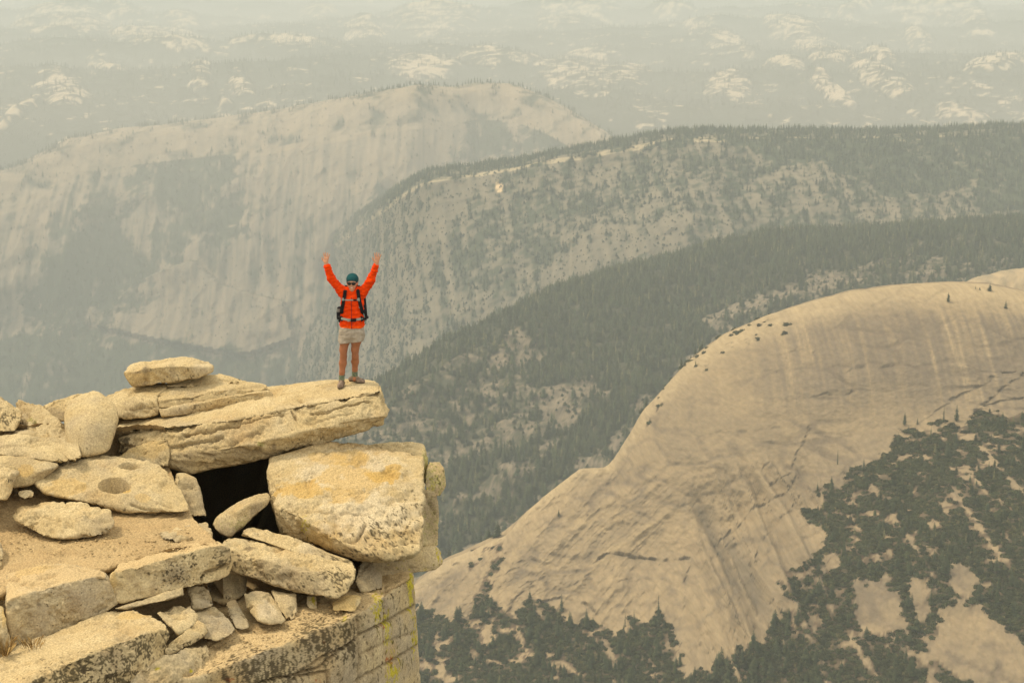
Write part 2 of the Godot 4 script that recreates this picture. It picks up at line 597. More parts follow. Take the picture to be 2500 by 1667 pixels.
# ---------------------------------------------------------------- the nearer wooded ridge
func build_ridge() -> void:
	var rim := pts3([560,1260,2250, 700,1130,2350, 800,1070,2400, 953,965,2450, 1101,868,2550, 1230,806,2650, 1297,770,2700, 1373,735,2750, 1471,702,2800, 1561,674,2850, 1650,652,2900, 1724,628,2900, 1889,594,2950, 2055,586,3000, 2180,574,3000, 2500,556,3050, 2800,540,3100])
	var rows := []
	for q in [[330.0, 900.0], [45.0, 260.0]]:
		var r := []
		for p in rim:
			var y: float = (p.z * (fwd.y + upv.y * (CV - p.y) / FOC))
			r.append(Vector3(p.x, v_of(y - q[0], p.z + q[1]), p.z + q[1]))
		rows.append(r)
	rows.append(rim)
	rows.append(pts3([700,1250,2250, 953,1080,2340, 1230,920,2520, 1471,800,2660, 1650,740,2760, 1889,670,2820, 2500,620,2900, 2800,600,2950]))
	rows.append(pts3([700,1400,2050, 953,1290,2120, 1230,1140,2240, 1471,1020,2380, 1650,950,2450, 1889,860,2500, 2500,800,2550, 2800,780,2600]))
	rows.append(pts3([700,1750,1800, 953,1700,1820, 1230,1600,1850, 1471,1450,1900, 1650,1400,1950, 1889,1300,2000, 2500,1200,2050, 2800,1200,2100]))
	var s := sheet(rows, 600, 2640, 520, [6, 12, 40, 70, 60])
	var pos: PackedVector3Array = s.pos
	var nu: int = s.nu
	var woods := [pts([1240,770, 1400,700, 1700,600, 2700,500, 2700,680, 2300,640, 2000,680, 1750,760, 1500,900, 1400,960, 1300,980, 1330,860]), pts([1480,870, 1700,800, 1750,840, 1640,930, 1560,1000, 1470,1110, 1380,1180, 1250,1260, 1140,1330, 1010,1400, 1010,1320, 1150,1240, 1290,1180, 1380,1080, 1430,980]), pts([1010,1230, 1120,1150, 1230,1100, 1330,1050, 1300,1130, 1170,1200, 1060,1260, 960,1330])]
	var bare := [pts([1000,1310, 1150,1230, 1290,1165, 1330,1120, 1345,1135, 1290,1190, 1170,1255, 1050,1320, 990,1350]), pts([1320,990, 1420,930, 1520,920, 1500,970, 1400,1030, 1320,1040]), pts([1780,720, 1900,690, 1990,650, 2100,660, 2050,720, 1900,760, 1800,790, 1700,830, 1690,780]), pts([1180,860, 1290,790, 1310,830, 1280,880, 1180,920])]
	var col := PackedColorArray()
	col.resize(pos.size())
	var wood := PackedFloat32Array()
	wood.resize(pos.size())
	for i in pos.size():
		var p := pos[i]
		var uv := seen_at(p)
		var t := float(i / nu) / float(s.nv)
		var rib := nr.get_noise_3d(p.x / 260.0, p.y / 400.0, p.z / 260.0)
		var rough := na.get_noise_3d(p.x / 90.0, p.y / 90.0, p.z / 90.0)
		p += Vector3(0, 0.6, 0.6) * (rib * 22.0 * smoothstep(0.1, 0.3, t) + rough * 17.0)
		pos[i] = p
		var j := Vector2(uv.x + rough * 36.0, uv.y + rib * 24.0)
		var fine := nb.get_noise_3d(p.x / 26.0, p.y / 15.0, p.z / 30.0)
		var blot := na.get_noise_3d((p.x - p.y) / 85.0, (p.y + p.x * 0.3) / 38.0, p.z / 90.0)
		var green := 0.52 + blot * 0.8 + fine * 1.0 + 0.35 * nc.get_noise_3d(p.x / 11.0, p.y / 6.0, p.z / 11.0)
		if inside(j, woods): green += 0.6
		if inside(j, bare): green -= 0.38
		if t < 0.12: green = 0.9
		green = smoothstep(0.12, 0.72, green)
		var stone := Color(0.195, 0.158, 0.112).lerp(Color(0.115, 0.097, 0.073), clampf(0.4 + nc.get_noise_3d(p.x / 9.0, p.y / 4.0, p.z / 9.0), 0, 1))
		col[i] = stone.lerp(Color(0.058, 0.058, 0.036), green)
		wood[i] = green * (1.0 if inside(j, woods) else 0.55)
	var o := put("wooded_ridge", grid_mesh(pos, col, nu, s.nv), ground_mat)
	tag(o, "wooded ridge with broken granite slopes behind the granite dome", "", "", "structure")
	var trees := []
	var open_ground := PackedFloat32Array()
	for w in wood: open_ground.append(maxf(0.0, 0.75 - w))
	for p in spots(s, open_ground, 1.0 / 75.0, 40000):
		var k := rng.randf_range(2.5, 6.0)
		trees.append(planted(p - Vector3(0, 0.5, 0), k, k * 3.2))
	for p in spots(s, wood, 1.0 / 52.0, 45000):
		trees.append(planted(p - Vector3(0, 1, 0), rng.randf_range(7, 20), rng.randf_range(17, 32)))
	scatter("ridge_forest", "dense conifer forest covering the ridge behind the granite dome", conifers, leaf_mat, trees)

# ---------------------------------------------------------------- the granite dome
var dome_woods := []
var dome_bare := []

func near_line(p: Vector2, l: PackedVector2Array) -> Vector2:   # (distance, signed: below is positive)
	var best := 1e9
	var sgn := 1.0
	for i in l.size() - 1:
		var q := Geometry2D.get_closest_point_to_segment(p, l[i], l[i + 1])
		var d := p.distance_to(q)
		if d < best:
			best = d
			var e := l[i + 1] - l[i]
			sgn = signf(e.x * (p.y - l[i].y) - e.y * (p.x - l[i].x))
	return Vector2(best, sgn)

func build_dome() -> void:
	var rows := []
	rows.append(pts3([800,1900,1700, 1255,1500,1750, 1540,1250,1800, 1679,1100,1800, 1871,900,1850, 2190,820,1900, 2500,830,1900, 2800,860,1900]))
	rows.append(pts3([800,1600,1420, 1085,1400,1420, 1255,1305,1430, 1417,1180,1450, 1481,1190,1470, 1540,1090,1480, 1594,1010,1490, 1679,915,1500, 1764,848,1510, 1871,797,1520, 1966,763,1540, 2073,734,1560, 2190,716,1580, 2317,708,1590, 2413,713,1590, 2500,728,1590, 2800,800,1590]))
	rows.append(pts3([800,1570,1340, 940,1470,1340, 1013,1425,1340, 1085,1370,1345, 1174,1332,1345, 1238,1305,1350, 1275,1258,1354, 1323,1213,1360, 1417,1143,1370, 1478,1146,1380, 1502,1116,1385, 1540,1055,1390, 1570,1000,1392, 1594,978,1395, 1679,882,1405, 1764,818,1415, 1871,771,1425, 1966,739,1435, 2073,712,1445, 2190,696,1450, 2317,689,1455, 2413,693,1455, 2500,710,1450, 2800,780,1440]))
	rows.append(pts3([800,1600,1315, 1013,1455,1318, 1174,1365,1320, 1323,1245,1335, 1417,1185,1345, 1502,1165,1352, 1594,1030,1360, 1679,940,1365, 1764,880,1368, 1871,835,1370, 1966,805,1372, 2073,780,1376, 2190,760,1380, 2317,752,1382, 2413,757,1382, 2500,775,1380, 2800,850,1370]))
	rows.append(pts3([800,1640,1285, 1013,1510,1290, 1174,1430,1290, 1323,1330,1300, 1502,1250,1310, 1679,1080,1318, 1871,960,1322, 2073,905,1325, 2317,880,1330, 2500,905,1326, 2800,960,1320]))
	rows.append(pts3([800,1690,1240, 1013,1600,1245, 1174,1530,1250, 1323,1480,1255, 1502,1430,1258, 1679,1340,1262, 1871,1200,1270, 2073,1110,1278, 2317,1045,1285, 2500,1050,1280, 2800,1080,1280]))
	rows.append(pts3([800,1850,1160, 1174,1780,1160, 1502,1700,1165, 1679,1600,1165, 1871,1450,1165, 2073,1380,1160, 2317,1320,1150, 2500,1310,1150, 2800,1310,1150]))
	rows.append(pts3([800,2000,1090, 1174,1900,1090, 1679,1850,1080, 2073,1780,1050, 2500,1750,1030, 2800,1750,1030]))
	var s := sheet(rows, 860, 2620, 500, [5, 10, 30, 50, 90, 80, 50])
	var pos: PackedVector3Array = s.pos
	var nu: int = s.nu
	dome_woods = [pts([2192,1045, 2282,1032, 2345,1034, 2388,1004, 2440,1000, 2500,1008, 2700,1000, 2700,1800, 900,1800, 900,1480, 1017,1481, 1085,1506, 1170,1519, 1213,1478, 1242,1506, 1298,1464, 1349,1478, 1366,1510, 1408,1523, 1425,1505, 1451,1519, 1502,1545, 1549,1515, 1587,1515, 1604,1480, 1630,1515, 1655,1536, 1659,1591, 1647,1621, 1681,1650, 1750,1622, 1800,1590, 1860,1560, 1895,1515, 1929,1481, 1920,1451, 1895,1425, 1920,1408, 1963,1396, 2005,1340, 2014,1298, 1958,1272, 1954,1247, 2005,1238, 2005,1204, 2065,1187, 2073,1157, 2133,1145, 2158,1115])]
	dome_bare = [pts([2086,1421, 2124,1425, 2158,1425, 2201,1447, 2209,1489, 2214,1536, 2239,1557, 2146,1545, 2107,1540, 2078,1489]), pts([2214,1425, 2243,1421, 2273,1447, 2269,1510, 2260,1532, 2231,1493]), pts([2299,1481, 2345,1468, 2422,1502, 2500,1553, 2640,1600, 2640,1700, 2379,1690, 2303,1621, 2273,1596]), pts([2316,1366, 2358,1366, 2422,1430, 2380,1425, 2345,1447, 2316,1438]), pts([2001,1383, 2022,1357, 2048,1366, 2048,1396, 2022,1402]), pts([1172,1530, 1204,1540, 1200,1574, 1170,1560])]
	# exfoliation edges: line, step in metres, reach below in pixels
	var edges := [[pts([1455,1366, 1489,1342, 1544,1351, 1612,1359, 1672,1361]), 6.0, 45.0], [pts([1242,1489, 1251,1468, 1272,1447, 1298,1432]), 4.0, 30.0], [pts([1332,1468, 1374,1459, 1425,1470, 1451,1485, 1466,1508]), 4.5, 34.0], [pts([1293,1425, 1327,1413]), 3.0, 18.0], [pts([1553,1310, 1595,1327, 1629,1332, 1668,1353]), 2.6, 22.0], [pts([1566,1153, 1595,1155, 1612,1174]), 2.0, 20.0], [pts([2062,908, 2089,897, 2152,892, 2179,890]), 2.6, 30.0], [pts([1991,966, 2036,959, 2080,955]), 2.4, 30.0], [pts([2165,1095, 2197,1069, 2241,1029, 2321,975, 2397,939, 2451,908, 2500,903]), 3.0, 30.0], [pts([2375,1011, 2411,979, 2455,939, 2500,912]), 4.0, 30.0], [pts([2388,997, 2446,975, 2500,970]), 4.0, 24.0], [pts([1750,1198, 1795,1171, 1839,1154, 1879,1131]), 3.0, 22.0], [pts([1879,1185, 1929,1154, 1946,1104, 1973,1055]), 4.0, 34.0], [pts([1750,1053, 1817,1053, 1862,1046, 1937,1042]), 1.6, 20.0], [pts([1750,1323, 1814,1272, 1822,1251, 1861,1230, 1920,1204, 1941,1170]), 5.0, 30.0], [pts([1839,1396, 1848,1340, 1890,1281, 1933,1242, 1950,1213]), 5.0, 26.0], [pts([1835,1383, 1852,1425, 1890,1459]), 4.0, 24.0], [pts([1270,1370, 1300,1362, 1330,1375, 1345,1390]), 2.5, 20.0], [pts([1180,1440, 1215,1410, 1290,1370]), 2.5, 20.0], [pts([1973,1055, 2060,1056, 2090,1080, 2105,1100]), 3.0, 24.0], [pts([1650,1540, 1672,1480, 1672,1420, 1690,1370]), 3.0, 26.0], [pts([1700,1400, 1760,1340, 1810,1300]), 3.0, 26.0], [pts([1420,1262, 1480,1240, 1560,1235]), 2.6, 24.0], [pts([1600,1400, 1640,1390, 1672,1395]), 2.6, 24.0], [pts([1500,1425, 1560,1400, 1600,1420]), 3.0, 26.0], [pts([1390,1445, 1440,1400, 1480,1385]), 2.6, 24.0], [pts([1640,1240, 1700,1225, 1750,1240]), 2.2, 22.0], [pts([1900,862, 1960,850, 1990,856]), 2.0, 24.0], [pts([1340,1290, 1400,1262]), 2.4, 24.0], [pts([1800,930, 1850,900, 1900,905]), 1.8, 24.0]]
	var boxes := []
	for e in edges:
		var r := Rect2(e[0][0], Vector2.ZERO)
		for q in e[0]: r = r.expand(q)
		boxes.append(r.grow(e[2] + 4.0))
	var col := PackedColorArray()
	col.resize(pos.size())
	var uvs := PackedVector2Array()
	uvs.resize(pos.size())
	var seen := PackedVector2Array()
	seen.resize(pos.size())
	var wood := PackedFloat32Array()
	wood.resize(pos.size())
	for i in pos.size():
		var p := pos[i]
		var uv := seen_at(p)
		seen[i] = uv
		var row := i / nu
		var out := Vector3(0, 0.55, 0.83)
		var low := smoothstep(1020.0, 1250.0, uv.y)
		var big := na.get_noise_3d(p.x / 110.0, p.y / 80.0, p.z / 110.0)
		var scal := ncell.get_noise_3d(p.x / 34.0 + p.y / 60.0, p.y / 14.0, p.z / 40.0)
		var fine := nb.get_noise_3d(p.x / 14.0, p.y / 5.0, p.z / 14.0)
		var skirt := smoothstep(1800.0, 1500.0, uv.x) * smoothstep(1150.0, 1300.0, uv.y)
		p += out * (big * lerpf(2.5, 8.0, low) + scal * lerpf(1.0, 2.4, low) + fine * lerpf(0.9, 2.2, low))
		# ribs running down to the left on the lower slopes
		var rr := nr.get_noise_3d((p.x * 0.83 + p.y * 0.55) / 30.0, (p.y * 0.83 - p.x * 0.55) / 110.0, 2.0)
		var ribs := low * smoothstep(1640.0, 1760.0, uv.x) * smoothstep(2080.0, 1960.0, uv.x)
		p += out * (rr * 3.0 * low * smoothstep(1640.0, 1800.0, uv.x) + rr * 11.0 * ribs)
		var sheetn := nr.get_noise_3d((p.x * 0.6 - p.y * 0.8) / 13.0, (p.x * 0.8 + p.y * 0.6) / 95.0, 6.0)
		p += out * sheetn * 3.2 * smoothstep(1800.0, 1500.0, uv.x) * smoothstep(1080.0, 1200.0, uv.y)
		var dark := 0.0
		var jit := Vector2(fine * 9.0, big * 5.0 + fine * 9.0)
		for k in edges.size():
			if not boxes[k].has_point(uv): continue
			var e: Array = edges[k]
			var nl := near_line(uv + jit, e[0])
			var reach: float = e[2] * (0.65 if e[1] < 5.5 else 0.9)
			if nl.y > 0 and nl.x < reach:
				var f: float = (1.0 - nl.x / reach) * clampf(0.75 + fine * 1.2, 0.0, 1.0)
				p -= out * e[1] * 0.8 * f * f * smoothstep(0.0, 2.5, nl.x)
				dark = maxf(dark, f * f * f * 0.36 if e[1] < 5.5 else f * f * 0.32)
		pos[i] = p
		uvs[i] = Vector2(p.x / 400.0, p.y / 400.0)
		var streak := na.get_noise_3d(p.x / 4.6, p.y / 90.0, 5.0) + 0.7 * nb.get_noise_3d(p.x / 13.0, p.y / 120.0, 9.0)
		var band := smoothstep(730.0, 800.0, uv.y + 50.0 * big + 30.0 * streak) * smoothstep(1080.0, 900.0, uv.y) * smoothstep(1780.0, 1950.0, uv.x)
		var tone := clampf(0.42 + 0.5 * streak * (0.2 + band) - 0.5 * sheetn * smoothstep(1800.0, 1500.0, uv.x) * smoothstep(1080.0, 1200.0, uv.y) + 0.4 * big + 0.3 * fine + 0.35 * nb.get_noise_3d(p.x / 42.0, p.y / 30.0, 12.0), 0.0, 1.0)
		var stone := Color(0.335, 0.255, 0.155).lerp(Color(0.20, 0.16, 0.112), tone)
		stone = stone.lerp(Color(0.165, 0.135, 0.105), 0.72 * band * clampf(0.75 + streak * 0.8, 0.2, 1.0))
		if streak < -0.42: stone = stone.lerp(Color(0.36, 0.28, 0.175), clampf((-0.42 - streak) * 3.0, 0, 0.6) * (0.2 + band))
		var joint := smoothstep(-0.84, -0.96, scal) * clampf(big * 2.5 + 0.3 + fine, 0.0, 1.0)
		pos[i] -= out * joint * 1.2
		stone = stone.lerp(Color(0.15, 0.12, 0.09), joint * 0.6)
		stone = stone.lerp(Color(0.115, 0.10, 0.08), clampf(dark + 1.1 * clampf(0.15 - rr, 0, 1) * ribs, 0, 0.8))  # edge stains, plus shading painted into the gullies between the ribs
		var j := uv + Vector2(big * 34.0 + fine * 22.0, fine * 22.0)
		var blot := nb.get_noise_3d(p.x / 22.0, p.y / 8.0, p.z / 26.0)
		var green := 0.0
		if inside(j, dome_woods): green = 0.70 + blot * 1.1 + 0.6 * fine
		green -= smoothstep(0.45, 0.9, rr) * 0.55
		if inside(uv + jit * 2.5 + Vector2(blot * 26.0, fine * 14.0), dome_bare): green = 0.25 * clampf(blot * 2.0, 0, 1)
		if row < 44 and uv.x > 1560: green = maxf(green, clampf(nb.get_noise_3d(p.x / 11.0, p.z / 9.0, 3.0) * 1.3 - 0.1, 0.0, 0.6) * smoothstep(2150.0, 1800.0, uv.x))
		if uv.x < 1320 and uv.y < 1520: green = maxf(green, (1.5 * nr.get_noise_3d((p.x * 0.6 - p.y * 0.8) / 36.0, (p.x * 0.8 + p.y * 0.6) / 150.0, 1.0) - 0.62 + 0.8 * blot) * smoothstep(1320.0, 1180.0, uv.x))
		if row > 14 and row < 50: stone = stone.lerp(Color(0.47, 0.365, 0.22), 0.55 * smoothstep(50.0, 30.0, float(row)))  # paler weathered crest, with its skyward light put into the colour
		if green > 0.25 and uv.y > 980.0:
			stone = stone.lerp(Color(0.15, 0.105, 0.07), clampf(0.95 + 0.9 * nb.get_noise_3d(p.x / 9.0, p.y / 5.0, p.z / 9.0) - 0.5 * clampf(0.5 - green, 0, 1), 0.0, 0.92))
		green = smoothstep(0.2, 0.8, green)
		col[i] = stone.lerp(Color(0.075, 0.066, 0.042), green)
		wood[i] = green
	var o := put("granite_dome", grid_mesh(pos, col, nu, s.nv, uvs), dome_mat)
	tag(o, "great smooth granite dome with curved flaking edges and dark water streaks", "", "", "structure")
	var far_dome := pts3([2330,705,1900, 2370,682,1900, 2445,662,1910, 2500,655,1920, 2640,650,1930])
	var back := []
	var front := []
	for q in far_dome:
		back.append(Vector3(q.x, q.y + 90, q.z + 400))
		front.append(Vector3(q.x, q.y + 70, q.z - 90))
	var s2 := sheet([back, far_dome, front], 2330, 2640, 60, [12, 24])
	var c2 := PackedColorArray()
	var pos2: PackedVector3Array = s2.pos
	for i in pos2.size():
		var p := pos2[i]
		var f := nb.get_noise_3d((p.x - p.y) / 9.0, p.y / 30.0, p.z / 40.0)
		pos2[i] = p + Vector3(0, f * 2.5, f)
		c2.append(Color(0.38, 0.29, 0.18).lerp(Color(0.2, 0.17, 0.12), clampf(0.4 + f, 0, 1)))
	tag(put("granite_hump", grid_mesh(pos2, c2, s2.nu, s2.nv), ground_mat), "pale granite hump rising behind the dome's crest", "", "", "structure")
	var scrub := []
	for p in spots(s, wood, 1.0 / 3.6, 70000):
		var k := rng.randf_range(2.2, 5.2)
		scrub.append(planted(p - Vector3(0, k * 0.1, 0), k * rng.randf_range(0.7, 1.1), k))
	scatter("dome_brush", "dark green brush covering the slopes below the granite dome", brush, leaf_mat, scrub)
	s.seen = seen
	plant_conifers(s, wood)

func conifer(p: Vector3, tall: float, wide: float, label: String, group: String) -> void:
	var k := rng.randi() % conifers.size()
	var o := base("conifer", p)
	o.rotation.y = rng.randf() * TAU
	tag(o, label, "tree", group)
	var t := put("trunk", trunks[k], bark_mat, o)
	t.position.y = tall * 0.46
	t.scale = Vector3(tall, tall, tall)
	var c := put("crown", conifers[k], leaf_mat, o)
	c.scale = Vector3(wide, tall, wide)

func ground_at(s: Dictionary, u: float, v: float) -> Vector3:     # the grid point that shows nearest to (u, v), nearest slope first
	var pos: PackedVector3Array = s.pos
	var uvs: PackedVector2Array = s.seen
	var best := 1e9
	var r := Vector3.ZERO
	var want := Vector2(u, v)
	for i in pos.size():
		var d := want.distance_squared_to(uvs[i])
		if d < best:
			best = d
			r = pos[i]
	return r

func plant_conifers(s: Dictionary, wood: PackedFloat32Array) -> void:
	# trees that stand out: where the foot shows, height in pixels, label
	var lone := [[1607,1512,62,18,"tall ragged conifer standing highest against the pale lower slab of the dome"], [1549,1522,34,9,"dark conifer just left of the tallest tree below the dome's arch"], [1526,1530,40,7,"thin sparse conifer left of the tallest tree below the dome"], [1117,1512,30,9,"lone small conifer on the bare slab near the cliff's yellow edge"], [2338,1026,42,14,"dark pointed conifer on the forest's upper edge beneath the dome's diagonal ledge"], [2306,1028,40,14,"open grey crowned conifer beside the dark pointed one under the diagonal ledge"], [2210,1036,34,13,"small tree at the left end of the forest's upper edge under the dome"], [2243,1032,18,10,"short round conifer between the trees on the forest's upper edge"], [2418,708,20,14,"dark round tree standing on the dome's crest"], [2318,738,26,12,"leaning tree on the dome's face just below the crest"], [2458,750,22,15,"round tree on the dome's right flank below its crest"], [2045,1133,42,8,"slender grey conifer on the ledge above the pale buttress"], [1372,1492,46,20,"dense conifer at the right end of the grove under the small arch"], [1430,1522,40,16,"conifer rising before the lower arch of the dome"], [1662,1626,38,14,"conifer at the foot of the dome's lowest bare slab"], [1363,1258,22,10,"tree on the ledge of the dome's left spur"], [2382,704,10,6,"tiny conifer on the crest between two larger trees"], [2395,706,9,6,"tiniest conifer on the dome's crest"]]
	for l in lone:
		var p := ground_at(s, l[0], l[1])
		var d := (p - eye).dot(fwd)
		conifer(p - Vector3(0, 0.5, 0), l[2] * d / FOC * 1.05, l[3] * d / FOC * 3.0, l[4], "conifers standing apart on the dome")
	var all := spots(s, wood, 1.0 / 80.0, 9000)
	var near := []
	var rest := []
	for p in all:
		var uv := seen_at(p)
		if uv.x < 985 or uv.x > 2510 or uv.y > 1690:
			continue
		var h := rng.randf_range(5.0, 12.5) if uv.y > 1400 or uv.x < 1700 else rng.randf_range(4.0, 9.0)
		near.append([h / (p - eye).length(), p, h])
	near.sort_custom(func(a, b): return a[0] > b[0])
	for i in near.size():
		var q: Array = near[i]
		if i < 280:
			var w := seen_at(q[1])
			var where := "on the brushy slope above the pale streaked slabs"
			if w.x < 1213: where = "in the forest beside the cliff's yellow edge"
			elif w.x < 1400: where = "in the grove under the dome's small arch"
			elif w.x < 1700: where = "along the foot of the dome's lower apron"
			elif w.x < 2000 and w.y > 1500: where = "in the dark wood between the dome's apron and the pale slabs"
			elif w.x < 2290 and w.y > 1540: where = "in the wood below the pale streaked slabs"
			elif w.x >= 2290 and w.y > 1460: where = "beside the large pale slab in the bottom corner"
			elif w.y < 1200: where = "near the forest's upper edge under the diagonal ledge"
			elif w.y < 1350: where = "in the middle of the brushy slope below the dome"
			var fat := rng.randf_range(1.2, 1.9)
			conifer(q[1] - Vector3(0, 0.4, 0), q[2], q[2] * fat, ("broad " if fat > 1.55 else "slender ") + ("tall" if q[2] > 9.0 else "short") + " conifer " + where, "conifers in the forest below the dome")
		else:
			rest.append(planted(q[1], q[2], q[2] * rng.randf_range(1.2, 1.9)))
	scatter("dome_forest", "smaller conifers mixed into the brush below the granite dome", conifers, leaf_mat, rest)

# ---------------------------------------------------------------- rocks
const TAN := Color(0.53, 0.405, 0.215)
const PALE := Color(0.65, 0.525, 0.31)
const GREY := Color(0.40, 0.335, 0.235)

func hull_planes(p: PackedVector3Array) -> Array:
	var r := []
	var n := p.size()
	for i in n:
		for j in range(i + 1, n):
			for k in range(j + 1, n):
				var c := (p[j] - p[i]).cross(p[k] - p[i])
				if c.length_squared() < 1e-9: continue
				c = c.normalized()
				var d := c.dot(p[i])
				var hi := -1e9
				var lo := 1e9
				for q in p:
					var e := c.dot(q) - d
					hi = maxf(hi, e)
					lo = minf(lo, e)
					if hi > 0.004 and lo < -0.004: break
				if hi > 0.004 and lo < -0.004: continue
				if hi > 0.004:
					c = -c
					d = -d
				var had := false
				for q in r:
					if q.normal.dot(c) > 0.9985 and absf(q.d - d) < 0.02:
						had = true
						break
				if not had: r.append(Plane(c, d))
	return r

# front: (u, v, distance) triples; the body goes back along the sight lines by "thick", narrowing
func body(front: Array, thick: float, narrow: float) -> PackedVector3Array:
	var r := PackedVector3Array()
	var mid := Vector2.ZERO
	var n := front.size() / 3
	var far := 0.0
	for i in n:
		mid += Vector2(front[i * 3], front[i * 3 + 1]) / n
		far = maxf(far, front[i * 3 + 2])
	for i in n:
		r.append(at(front[i * 3], front[i * 3 + 1], front[i * 3 + 2]))
	if thick > 0.0:
		for i in n:
			var q := mid + (Vector2(front[i * 3], front[i * 3 + 1]) - mid) * narrow
			r.append(at(q.x, q.y, maxf(front[i * 3 + 2] + thick * 0.5, far - 0.3 + thick * 0.5)))
	return r

